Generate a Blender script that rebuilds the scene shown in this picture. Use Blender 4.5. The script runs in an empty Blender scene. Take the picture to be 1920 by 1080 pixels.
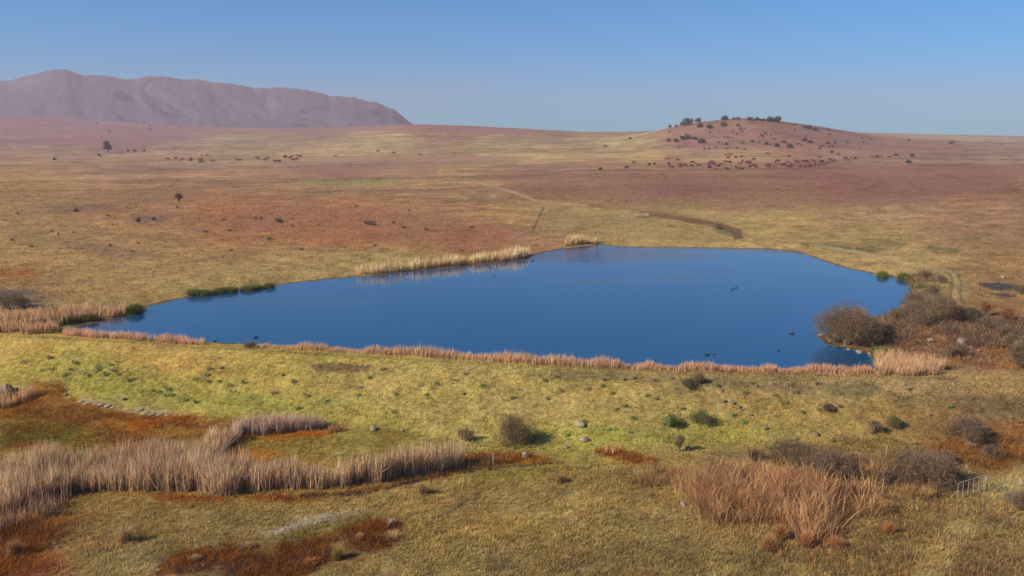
import bpy, math, random
import numpy as np
from mathutils import Vector
random.seed(7); RNG = np.random.default_rng(11)

# ------------------------------------------------------------------ camera, sky, sun, exposure
H = 24.0                      # camera height above the water (z = 0)
F = 1507.0                    # focal length in pixels of a 1920 wide frame
PITCH = math.radians(10.45)
scene = bpy.context.scene
cam = bpy.data.cameras.new('camera'); cam.lens = 36.0 * F / 1920.0; cam.sensor_width = 36.0
cam.clip_start = 0.5; cam.clip_end = 30000
cam_o = bpy.data.objects.new('camera', cam); scene.collection.objects.link(cam_o)
cam_o.location = (0, 0, H); cam_o.rotation_euler = (math.radians(90) - PITCH, 0, 0)
scene.camera = cam_o
scene.view_settings.view_transform = 'Standard'; scene.view_settings.look = 'None'
scene.view_settings.gamma = 1.0; scene.view_settings.exposure = 0.55

SUN_EL = math.radians(33); SUN_AZ = math.radians(-112)   # azimuth from +Y, clockwise; the sun stands left and a little behind
to_sun = Vector((math.sin(SUN_AZ) * math.cos(SUN_EL), math.cos(SUN_AZ) * math.cos(SUN_EL), math.sin(SUN_EL)))
sun = bpy.data.lights.new('sun', 'SUN'); sun.energy = 4.9; sun.angle = math.radians(0.5); sun.color = (1.0, 0.91, 0.78)
sun_o = bpy.data.objects.new('sun', sun); scene.collection.objects.link(sun_o)
sun_o.rotation_euler = to_sun.to_track_quat('Z', 'Y').to_euler(); sun_o.location = (-60, -30, 80)
w = bpy.data.worlds.new('World'); scene.world = w; w.use_nodes = True
nt = w.node_tree; bg = nt.nodes['Background']
sky = nt.nodes.new('ShaderNodeTexSky'); sky.sky_type = 'NISHITA'; sky.sun_disc = False
sky.sun_elevation = SUN_EL; sky.sun_rotation = SUN_AZ
sky.altitude = 1500; sky.air_density = 1.0; sky.dust_density = 0.6; sky.ozone_density = 3.0
tint = nt.nodes.new('ShaderNodeVectorMath'); tint.operation = 'MULTIPLY'; tint.inputs[1].default_value = (0.03, 0.94, 1.44)
nt.links.new(sky.outputs[0], tint.inputs[0]); nt.links.new(tint.outputs[0], bg.inputs['Color']); bg.inputs['Strength'].default_value = 0.062

# ------------------------------------------------------------------ small maths
cp, sp = math.cos(PITCH), math.sin(PITCH)
def project(X, Y, Z):
    d = Y * cp + (H - Z) * sp
    v = Y * sp - (H - Z) * cp
    d = np.maximum(d, 0.1)
    return 960 + F * X / d, 540 - F * v / d
def hash2(ix, iy, seed):
    h = (ix.astype(np.int64) * 374761393 + iy.astype(np.int64) * 668265263 + seed * 974634777) & 0xFFFFFFFF
    h = ((h ^ (h >> 13)) * 1274126177) & 0xFFFFFFFF
    return ((h ^ (h >> 16)) & 0xFFFFFF) / float(0xFFFFFF)
def vnoise(x, y, seed=0):
    x = np.asarray(x, float); y = np.asarray(y, float)
    ix = np.floor(x); iy = np.floor(y); fx = x - ix; fy = y - iy
    fx = fx * fx * (3 - 2 * fx); fy = fy * fy * (3 - 2 * fy)
    a = hash2(ix, iy, seed); b = hash2(ix + 1, iy, seed); c = hash2(ix, iy + 1, seed); d = hash2(ix + 1, iy + 1, seed)
    return (a * (1 - fx) + b * fx) * (1 - fy) + (c * (1 - fx) + d * fx) * fy
def fbm(x, y, seed=0, oct=4):
    t = 0; a = 0.5; s = 0
    for o in range(oct):
        t = t + a * vnoise(x, y, seed + o * 17); s += a; a *= 0.5; x = x * 2.03 + 11.3; y = y * 2.03 - 7.7
    return t / s
def sstep(a, b, x):
    t = np.clip((x - a) / (b - a), 0, 1); return t * t * (3 - 2 * t)
def lin(c):
    c = np.asarray(c, float) / 255.0
    return np.where(c <= 0.04045, c / 12.92, ((c + 0.055) / 1.055) ** 2.4)
def poly_sd(px, py, poly):
    """signed distance to a polygon, negative inside"""
    P = np.asarray(poly, float); n = len(P)
    best = np.full(px.shape, 1e18); inside = np.zeros(px.shape, bool)
    for i in range(n):
        ax, ay = P[i]; bx, by = P[(i + 1) % n]
        ex, ey = bx - ax, by - ay
        t = np.clip(((px - ax) * ex + (py - ay) * ey) / (ex * ex + ey * ey + 1e-12), 0, 1)
        best = np.minimum(best, (px - ax - t * ex) ** 2 + (py - ay - t * ey) ** 2)
        if ay != by:
            c = ((ay > py) != (by > py)) & (px < (bx - ax) * (py - ay) / (by - ay) + ax)
            inside ^= c
    d = np.sqrt(best)
    return np.where(inside, -d, d)
def flat_at(px, py, z=0.0):
    cx = (np.asarray(px, float) - 960) / F; cy = (540 - np.asarray(py, float)) / F
    dx = cx; dy = cp + sp * cy; dz = -sp + cp * cy
    t = (z - H) / dz
    return t * dx, t * dy

# ------------------------------------------------------------------ lie of the land
LAKE_PX = [(112,619),(150,612),(190,603),(240,593),(268,584),(274,575),(300,570),(345,558),(400,549),(460,543),(505,537),(560,529),
 (610,524),(665,519),(720,515),(800,506),(870,499),(940,492),(985,486),(1000,478),(1045,468),(1080,464),(1112,461),(1124,458),
 (1150,461),(1180,463),(1240,464),(1300,464),(1380,466),(1440,467),(1480,470),(1510,477),(1540,488),(1570,498),(1600,506),
 (1640,513),(1675,518),(1698,526),(1709,538),(1706,550),(1698,562),(1694,577),(1684,588),(1650,593),(1600,604),(1556,620),
 (1540,634),(1552,645),(1580,652),(1612,657),(1634,666),(1648,684),(1640,697),(1500,694),(1400,692),(1200,688),(1100,684),
 (1000,679),(900,672),(800,665),(700,660),(600,654),(500,647),(400,642),(300,636),(200,629),(130,623)]
lx, ly = flat_at([p[0] for p in LAKE_PX], [p[1] for p in LAKE_PX])
LAKE = list(zip(lx, ly))
cxs, cys = flat_at([-900,-300,0,200,380,600,800,1000,1200,1400,1600,1800,1920,2200,2900],
                   [580,608,627,640,652,665,677,689,698,704,709,711,709,706,700], 0.75)
def crest_y(X): return np.interp(X, cxs, cys)
YK = np.array([60, 120, 185, 245, 340, 470, 600, 700, 800, 1100, 1500, 1850, 2250, 5000.])
TAB = {   # pixel rows of the land at those distances, per column
 -900:[0,0,460,400,365,330,308,294,280,252,228,208,200,250],
 -300:[0,0,460,400,365,330,308,294,280,254,232,214,206,250],
 0:  [0,0,460,400,365,330,308,295,281,257,236,220,211,252],
 100:[0,0,460,400,365,330,308,295,281,258,239,226,219,253],
 200:[0,0,460,400,365,330,308,295,281,258,241,233,226,255],
 400:[0,0,460,400,362,328,306,292,278,256,244,238,240,257],
 600:[0,0,460,400,360,325,303,287,270,249,239,243,247,258],
 780:[0,0,460,400,357,322,300,282,264,231,235,243,248,259],
 900:[0,0,460,400,355,320,297,280,265,235,239,245,250,259],
 1000:[0,0,460,400,352,318,295,280,267,242,243,248,252,259],
 1100:[0,0,460,400,350,316,293,280,269,247,248,252,255,259],
 1180:[0,0,460,400,350,316,293,277,262,246,248,252,255,259],
 1240:[0,0,460,400,350,316,293,266,240,243,248,252,255,259],
 1290:[0,0,460,400,350,316,292,259,227,240,248,252,255,259],
 1350:[0,0,460,400,350,316,291,256,219,239,248,252,255,259],
 1400:[0,0,460,400,350,316,290,251,213,238,248,252,255,259],
 1450:[0,0,460,400,350,316,291,256,221,239,248,252,255,259],
 1500:[0,0,460,400,350,316,291,260,230,241,248,252,255,259],
 1560:[0,0,460,400,350,316,292,266,239,246,249,252,255,259],
 1620:[0,0,460,400,350,316,294,274,254,252,249,252,255,259],
 1700:[0,0,460,400,350,316,296,279,264,257,251,253,255,259],
 1800:[0,0,460,400,350,316,297,282,270,261,253,254,255,259],
 1920:[0,0,460,400,350,316,298,283,272,263,256,256,257,259],
 2300:[0,0,460,400,350,316,298,284,274,265,260,258,258,259],
 3000:[0,0,460,400,350,316,298,284,274,265,262,258,258,259]}
LY = np.linspace(math.log(60), math.log(5000), 420)
COLX = np.arange(-900, 3001, 20.0)
_T = np.zeros((len(TAB), len(LY)))
for j, (cx_, rows) in enumerate(TAB.items()):
    z = []
    for Yk, r in zip(YK, rows):
        if Yk < 185: z.append(0.75); continue
        ang = PITCH - math.atan((540 - r) / F)
        z.append(H - Yk * math.tan(ang))
    z[2] = 0.85
    zz = np.interp(np.exp(LY), YK, z)
    k = np.exp(-0.5 * (np.arange(-14, 15) / 5.0) ** 2); k /= k.sum()
    _T[j] = np.convolve(np.pad(zz, 14, 'edge'), k, 'valid')
TABZ = np.array([np.interp(COLX, list(TAB.keys()), _T[:, i]) for i in range(len(LY))]).T
k = np.exp(-0.5 * (np.arange(-5, 6) / 1.6) ** 2); k /= k.sum()
TABZ = np.apply_along_axis(lambda a: np.convolve(np.pad(a, 5, 'edge'), k, 'valid'), 0, TABZ)
def table_z(X, Y):
    Yc = np.clip(Y, 61, 4990)
    u = np.clip((960 + F * X / (Yc * cp + 2.5) + 900) / 20.0, 0, len(COLX) - 1.001)
    v = (np.log(Yc) - LY[0]) / (LY[1] - LY[0]); v = np.clip(v, 0, len(LY) - 1.001)
    i = u.astype(int); j = v.astype(int); a = u - i; b = v - j
    return (TABZ[i, j] * (1 - a) + TABZ[i + 1, j] * a) * (1 - b) + (TABZ[i, j + 1] * (1 - a) + TABZ[i + 1, j + 1] * a) * b
def ground_z(X, Y):
    X = np.asarray(X, float); Y = np.asarray(Y, float); shp = X.shape
    X = X.ravel(); Y = Y.ravel()
    z = table_z(X, Y)
    z += (fbm(X / 190, Y / 150, 3, 3) - 0.5) * 3.0 * sstep(230, 700, Y) + (fbm(X / 9, Y / 9, 5, 3) - 0.5) * 0.5
    cy = crest_y(X); d = cy - Y                    # metres downhill of the crest edge
    wdt = np.clip(11.5 - X * 0.06, 9.5, 17.0)
    fore = -3.0 + (fbm(X / 14, Y / 14, 8, 3) - 0.5) * 0.9 + 0.015 * np.maximum(0, 60 - Y)
    slope = 0.75 - sstep(-0.6, wdt, d) * 3.75 + (fbm(X / 2.2, Y / 2.2, 21, 3) - 0.5) * 0.28
    low = np.where(d > wdt, fore + 0.0, slope + (fore + 3.0) * sstep(wdt * 0.4, wdt, d))
    z = np.where(d > -0.6, low, z)
    m = (Y > 60) & (Y < 215) & (np.abs(X) < 160) & (d < 3)
    if m.any():
        sd = poly_sd(X[m], Y[m], LAKE) + (fbm(X[m] / 1.9, Y[m] / 1.9, 881, 3) - .5) * 1.5
        zm = z[m]
        out = 0.03 + np.minimum(sd, 3) * .03 + (zm - 0.12) * sstep(0.0, 7.0, sd)
        ins = -np.minimum(-sd * 0.22, 2.0) - 0.03
        zm = np.where(sd > 0, out, ins)
        z[m] = np.where(d[m] > -0.2, z[m], zm)
    return z.reshape(shp)
_ts = np.concatenate([np.linspace(40, 200, 700), np.exp(np.linspace(math.log(200.3), math.log(4800), 900))])
def at(px, py):
    """the point of the land that is seen at a pixel"""
    px = np.atleast_1d(np.asarray(px, float)); py = np.atleast_1d(np.asarray(py, float)); out = np.zeros((len(px), 3))
    for s in range(0, len(px), 400):
        cx = (px[s:s+400] - 960) / F; cy = (540 - py[s:s+400]) / F
        dx = cx; dy = cp + sp * cy; dz = -sp + cp * cy
        X = dx[:, None] * _ts; Y = dy[:, None] * _ts; Z = H + dz[:, None] * _ts
        gz = np.maximum(ground_z(X, Y), -0.0 - 99 * (Y < crest_y(X)))
        hit = Z <= gz
        miss = ~hit.any(1); near = np.argmin(np.where(Y < 1300, (Z - gz) / Y, 9), 1)
        i = np.where(miss, near, hit.argmax(1)); top = _ts[near]
        i = np.maximum(i, 1)
        r = np.arange(len(i))
        lo = _ts[i - 1].copy(); hi = _ts[i].copy()
        for _ in range(9):
            t = (lo + hi) / 2; x = dx * t; y = dy * t; zz = H + dz * t
            g = np.maximum(ground_z(x, y), -0.0 - 99 * (y < crest_y(x)))
            h = zz <= g
            hi = np.where(h, t, hi); lo = np.where(h, lo, t)
        hi = np.where(miss, top, hi)
        x = dx * hi; y = dy * hi
        out[s:s+400] = np.stack([x, y, ground_z(x, y)], 1)
    return out
def spot(px, py):
    p = at([px], [py])[0]; return float(p[0]), float(p[1]), float(p[2])
def dist_px(p):       # pixels (of 1920) per metre at a point
    return F / (p[1] * cp + (H - p[2]) * sp)

# ------------------------------------------------------------------ colours of the land (mean tones, shadows averaged into them)
SAMP = """245 50 158 122 122;245 300 150 118 118;245 600 160 125 112;245 850 160 115 100;245 1000 155 118 102;245 1150 160 135 110;245 1350 150 108 98;245 1450 150 110 98;245 1600 150 114 108;245 1750 172 150 120;245 1880 155 120 112
270 50 150 113 110;270 250 150 113 110;270 450 165 140 110;270 700 180 154 115;270 950 180 152 112;270 1150 182 154 112;270 1300 150 112 105;270 1500 150 108 98;270 1700 152 116 108;270 1880 158 130 112
295 50 165 135 105;295 300 165 135 108;295 600 172 145 108;295 800 170 142 108;295 1000 180 152 105;295 1200 184 154 102;295 1400 180 150 102;295 1600 165 133 100;295 1800 150 118 100;295 1900 155 125 105
320 50 158 120 82;320 300 150 115 84;320 600 150 110 88;320 800 165 130 90;320 1000 155 120 88;320 1200 150 112 86;320 1500 142 96 76;320 1800 140 94 74
350 50 160 125 76;350 300 155 118 80;350 600 155 122 82;350 850 162 130 88;350 1050 145 106 78;350 1300 140 94 74;350 1600 140 90 70;350 1850 142 98 74
400 50 150 118 72;400 250 150 110 70;400 450 148 98 60;400 650 148 100 62;400 850 150 110 70;400 1000 155 125 74;400 1150 152 128 74;400 1300 155 130 77;400 1450 158 132 80;400 1650 152 120 80;400 1850 145 110 74
440 50 150 120 70;440 250 148 115 68;440 450 145 102 62;440 650 150 98 60;440 900 150 98 62;440 1000 145 112 72;440 1200 160 135 77;440 1400 158 132 77;440 1600 150 125 74;440 1850 140 108 70
490 50 152 120 70;490 300 150 120 72;490 550 152 125 74;490 700 152 128 72;490 1550 150 125 72;490 1700 155 130 77;490 1850 140 108 64
540 30 140 105 64;540 200 150 120 70;540 400 150 125 72;540 1750 150 122 67;540 1850 128 98 62
580 30 130 105 72;580 200 140 118 67;580 1800 140 110 60;580 1880 125 92 56
640 1700 124 92 58;640 1850 128 92 58;640 50 175 150 70;670 100 172 155 65;670 300 175 150 68;670 600 165 152 65;670 900 162 150 70;670 1900 130 100 55
720 50 150 145 55;720 250 155 150 55;720 500 168 158 62;720 700 165 155 68;720 900 165 155 68;720 1100 160 150 65;720 1300 155 142 68;720 1500 158 142 70;720 1700 150 135 72;720 1880 152 138 66
770 300 150 142 54;770 500 152 145 54;770 800 165 155 70;770 1000 165 152 72;770 1200 158 148 66;770 1450 155 140 60;770 1700 145 125 56;770 1880 130 110 56
820 50 115 100 36;820 700 150 138 56;820 900 160 145 66;820 1100 150 140 56;820 1350 150 138 56;820 1600 140 118 52;820 1800 130 100 52;820 1900 135 90 40
870 450 135 95 40;870 1000 130 112 45;870 1200 135 110 50;870 1400 130 105 55;870 1700 125 100 52;870 1880 140 110 54
930 200 135 108 48;930 500 140 112 50;930 800 142 115 54;930 1050 140 115 54;930 1250 138 112 52;930 1700 130 105 48;930 1880 135 112 54
990 50 130 85 36;990 250 138 112 52;990 450 135 112 54;990 900 138 112 50;990 1100 135 112 52;990 1400 135 108 52;990 1700 130 105 48;990 1880 135 115 54
1060 50 125 75 32;1060 200 138 118 57;1060 800 135 112 52;1060 1100 128 105 48;1060 1400 130 108 50;1060 1700 135 108 48;1060 1880 125 100 48"""
SP = []
for t in SAMP.replace('\n', ';').split(';'):
    v = [float(q) for q in t.split()]; SP.append((v[1], v[0], *lin(v[2:])))
SP = np.array(SP)
# dense standing grass shades itself: its blades are paler than a meadow looks from above
for j in range(3): SP[:, 2 + j] *= np.interp(SP[:, 1], [245, 300, 350, 400, 490, 540, 600, 700, 790, 830, 1060],
    [[.78, .91, .95, 1.18, 1.32, 1.42, 1.5, 1.17, 1.18, 1.38, 1.30], [.84, .89, .92, 1.16, 1.32, 1.45, 1.5, 0.97, 1.03, 1.44, 1.38], [.86, .92, 1.0, 1.45, 1.75, 1.85, 1.85, 1.95, 2.0, 2.4, 2.8]][j])
# patches: polygon, colour, strength, edge softness (px), raggedness (px)
PATCH = [
 ([(0,745),(60,722),(110,730),(160,752),(230,768),(330,782),(420,786),(520,792),(640,798),(660,812),(520,818),(440,830),(395,835),(300,828),(200,838),(0,850)],(136,88,34),.8,8,14),
 ([(0,790),(70,780),(150,800),(210,830),(120,838),(0,835)],(108,100,36),.75,10,14),
 ([(0,745),(70,728),(100,740),(60,775),(0,790)],(158,95,36),.8,6,8),
 ([(200,790),(330,782),(430,790),(470,805),(420,822),(300,825),(210,835)],(152,84,32),.85,8,10),
 ([(400,850),(430,835),(520,815),(640,812),(720,800),(800,822),(860,828),(800,842),(700,858),(600,868),(480,862),(420,862)],(138,112,50),.85,6,8),
 ([(400,850),(440,842),(520,850),(500,864),(440,866)],(160,98,32),.8,5,7),
 ([(460,812),(540,802),(640,812),(600,822),(500,828)],(150,86,34),.8,4,6),
 ([(280,925),(420,932),(560,930),(700,912),(830,888),(940,868),(1060,862),(1060,868),(900,882),(760,912),(600,938),(420,944),(300,940)],(140,91,38),.65,4,6),
 ([(560,928),(680,924),(760,905),(850,884),(960,872),(1060,866),(1060,869),(960,876),(850,889),(760,911),(680,929),(560,933)],(70,56,44),.8,1.5,2.5),
 ([(0,985),(60,975),(95,1000),(70,1040),(50,1080),(0,1080)],(132,77,32),.8,10,14),
 ([(300,1055),(360,1035),(460,1020),(560,1010),(640,990),(700,975),(760,985),(755,1010),(730,1030),(690,1050),(620,1070),(560,1082),(290,1082)],(112,62,26),.95,5,9),
 ([(420,1055),(560,1030),(680,1020),(700,1030),(620,1052),(520,1065),(430,1068)],(78,52,46),.7,6,9),
 ([(320,1062),(420,1050),(470,1066),(400,1078),(330,1078)],(70,50,50),.6,6,9),
 ([(480,1000),(560,975),(640,960),(700,955),(690,962),(620,978),(540,1000),(490,1008)],(170,155,130),.55,5,8),
 ([(520,1010),(600,980),(690,965),(720,970),(650,985),(600,1005),(540,1018)],(118,108,52),.6,5,6),
 ([(1115,842),(1150,838),(1190,850),(1235,862),(1230,874),(1180,870),(1130,856)],(150,96,42),.8,3,4),
 ([(1240,882),(1285,880),(1290,895),(1260,892)],(160,91,36),.85,3,4),
 ([(860,852),(900,846),(990,848),(1030,860),(980,868),(870,872)],(140,86,34),.75,4,6),
 ([(1280,895),(1340,872),(1480,878),(1600,900),(1640,935),(1600,975),(1480,990),(1350,975),(1290,940)],(118,86,50),.7,12,14),
 ([(1640,870),(1720,860),(1800,880),(1790,925),(1700,915)],(92,76,54),.55,12,14),
 ([(1720,835),(1800,825),(1925,820),(1925,870),(1860,885),(1760,870)],(135,95,48),.7,10,12),
 ([(1855,905),(1890,915),(1925,930),(1925,948),(1885,945),(1870,920)],(84,80,84),.85,4,5),  # dark grey arc beside the gate
 ([(1360,1035),(1440,1042),(1470,1060),(1400,1075),(1370,1060)],(100,76,50),.5,8,8),
 ([(1160,965),(1200,962),(1215,975),(1185,985),(1165,978)],(96,74,50),.5,4,5),
 ([(1260,1005),(1295,1010),(1290,1025),(1262,1020)],(92,72,48),.5,4,5),
 ([(1925,870),(1925,905),(1860,960),(1800,1030),(1760,1085),(1700,1085),(1760,1010),(1820,940)],(168,146,92),.5,10,10),
 ([(900,922),(840,955),(800,985),(806,988),(846,960),(905,928)],(98,82,48),.6,2,3),
 ([(640,1012),(700,1000),(745,1003),(730,1020),(660,1026)],(92,48,26),.8,4,6),
 # embankment
 ([(580,684),(640,680),(695,686),(690,694),(620,698),(590,692)],(116,90,62),.85,3,4),
 ([(1000,697),(1150,700),(1300,708),(1500,715),(1640,718),(1640,740),(1500,735),(1350,728),(1150,712),(1010,710)],(128,108,66),.6,6,9),
 ([(1530,715),(1640,712),(1650,735),(1560,740)],(112,104,62),.6,6,8),
 ([(1650,745),(1760,738),(1860,750),(1920,745),(1920,790),(1800,770),(1680,762)],(118,98,60),.5,8,12),
 ([(100,665),(170,660),(240,668),(300,690),(200,705),(60,700),(20,680)],(130,134,56),0.28,14,12),
 ([(120,705),(250,715),(400,730),(560,745),(700,752),(600,765),(400,765),(200,750)],(132,136,58),0.3,14,12),
 ([(1090,810),(1150,800),(1220,810),(1210,840),(1130,838)],(128,128,60),0.3,10,10),
 ([(1240,805),(1330,815),(1290,832),(1220,825)],(112,112,54),.35,6,8),
 ([(150,743),(185,750),(240,763),(320,770),(330,776),(260,777),(190,762),(148,750)],(165,140,100),.5,3,4),
 ([(0,628),(200,636),(400,650),(600,662),(860,676),(1000,684),(1000,688),(860,681),(600,667),(400,655),(200,641),(0,632)],(138,118,66),.6,2,2),
 ([(1000,684),(1250,695),(1500,701),(1700,706),(1800,708),(1800,712),(1500,706),(1250,700),(1000,689)],(120,98,58),.7,2,2),
 # the flats beyond
 ([(440,388),(640,388),(860,410),(980,435),(990,452),(900,462),(760,455),(560,440),(430,425)],(152,104,72),0.32,10,9),
 ([(590,436),(760,440),(960,440),(940,455),(760,462),(620,452)],(154,102,68),0.32,8,7),
 ([(0,500),(40,500),(80,515),(60,525),(0,522)],(155,95,52),.6,5,6),
 ([(880,322),(1300,318),(1650,312),(1920,310),(1920,325),(1890,350),(1760,372),(1560,392),(1350,398),(1180,385),(1030,372),(960,350)],(144,98,76),.5,9,7),
 ([(1115,318),(1300,317),(1480,314),(1620,312),(1620,315),(1480,318),(1300,321),(1110,322)],(92,66,60),.5,1.5,1.5),
 ([(850,322),(1000,319),(1115,318),(1115,322),(1000,323),(850,325)],(100,72,62),.5,1.5,1.5),
 ([(1005,395),(1100,392),(1300,402),(1390,425),(1400,450),(1300,462),(1150,458),(1080,445),(1010,440)],(160,134,84),0.4,12,6),
 ([(1200,397),(1300,408),(1350,418),(1388,430),(1392,445),(1378,452),(1372,436),(1330,424),(1260,412),(1200,402)],(120,80,50),.85,2,1.5),
 ([(1090,380),(1200,392),(1300,404),(1300,408),(1200,397),(1090,386)],(140,98,62),.55,2.5,3),
 ([(1338,430),(1360,428),(1392,436),(1390,448),(1360,440)],(100,88,54),.6,3,3),
 ([(1160,400),(1215,398),(1217,405),(1180,407)],(172,138,104),.4,2,2),
 ([(1190,405),(1300,412),(1300,414),(1200,409)],(110,90,52),.6,1,1),
 ([(1018,388),(1022,388),(1000,435),(995,435)],(96,74,52),.7,1.2,1),
 ([(830,340),(900,342),(960,356),(1010,376),(1100,384),(1100,387),(1005,379),(950,359),(895,345)],(186,150,108),.65,1.5,1.5),
 ([(560,338),(650,334),(760,338),(750,345),(640,350),(570,345)],(140,132,72),.55,4,4),
 ([(500,305),(620,298),(900,292),(1000,298),(900,306),(700,316),(560,322)],(148,104,88),.45,5,4),
 ([(600,316),(820,312),(820,330),(620,330),(560,326)],(146,98,84),.4,4,4),
 ([(920,312),(1120,300),(1250,303),(1100,316),(960,318)],(150,104,84),.45,3,3),
 ([(1230,302),(1640,294),(1700,300),(1600,312),(1240,314)],(150,100,82),.45,3,3),
 ([(1250,240),(1400,222),(1500,230),(1600,248),(1760,262),(1840,285),(1700,290),(1500,283),(1280,278),(1240,262)],(152,106,86),.45,6,5),
 ([(1600,249),(1760,252),(1920,257),(1920,262),(1800,266),(1700,260)],(182,154,112),.5,3,2),
 ([(0,268),(150,285),(230,300),(500,300),(360,310),(200,298),(0,285)],(160,135,98),.3,4,4),
 ([(330,232),(500,236),(780,228),(1000,240),(1000,252),(800,244),(500,250),(330,246)],(152,98,92),.45,4,4),
 ([(0,212),(150,232),(330,240),(340,262),(150,272),(0,262)],(146,98,98),.4,5,5),
 ([(1500,452),(1600,458),(1660,468),(1640,478),(1560,472),(1500,464)],(108,96,52),.6,5,6),
 ([(1600,445),(1690,448),(1700,460),(1640,468)],(112,100,56),.5,5,6),
 ([(1740,462),(1800,465),(1790,478),(1750,478)],(112,100,56),.5,4,5),
 ([(1780,446),(1840,444),(1830,452),(1790,452)],(96,92,58),.5,3,3),
 ([(1520,455),(1600,468),(1700,488),(1760,500),(1760,505),(1690,494),(1590,474),(1515,461)],(190,162,112),.6,2,2),
 # vehicle track curving round the right bank
 ([(1770,508),(1785,512),(1790,530),(1784,550),(1780,575),(1776,575),(1778,545),(1782,525),(1775,514)],(74,58,40),.95,2.6,1.2),
 ([(1780,506),(1800,512),(1806,530),(1802,550),(1806,570),(1802,572),(1798,550),(1800,530),(1792,516)],(74,58,40),.9,2.6,1.2),
 ([(1650,500),(1760,498),(1800,508),(1815,530),(1812,570),(1830,585),(1775,585),(1765,560),(1768,530),(1740,508)],(176,150,100),.4,3.9,4),
 ([(1830,532),(1870,530),(1912,536),(1905,544),(1860,544)],(60,60,66),.85,2,3),
 ([(1855,550),(1890,550),(1905,556),(1875,558)],(60,58,66),.8,2,3),
 ([(1640,600),(1760,600),(1925,600),(1925,690),(1840,690),(1760,665),(1640,640)],(132,98,66),0.5,12,12),
 ([(1840,650),(1925,640),(1925,690),(1860,690)],(158,107,50),.5,8,8),
 ([(0,540),(60,545),(90,560),(60,575),(0,580)],(104,90,74),.6,8,8),
 ([(100,455),(160,452),(240,465),(330,480),(200,482)],(132,100,76),.4,8,8),
 ([(85,385),(200,382),(240,396),(100,398)],(112,88,68),.45,6,6),
 ([(250,402),(330,405),(320,418),(240,416)],(110,90,66),.45,6,6),
 ([(20,598),(120,592),(240,588),(250,598),(120,620),(0,630),(0,600)],(120,96,58),.5,6,6),
]
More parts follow.
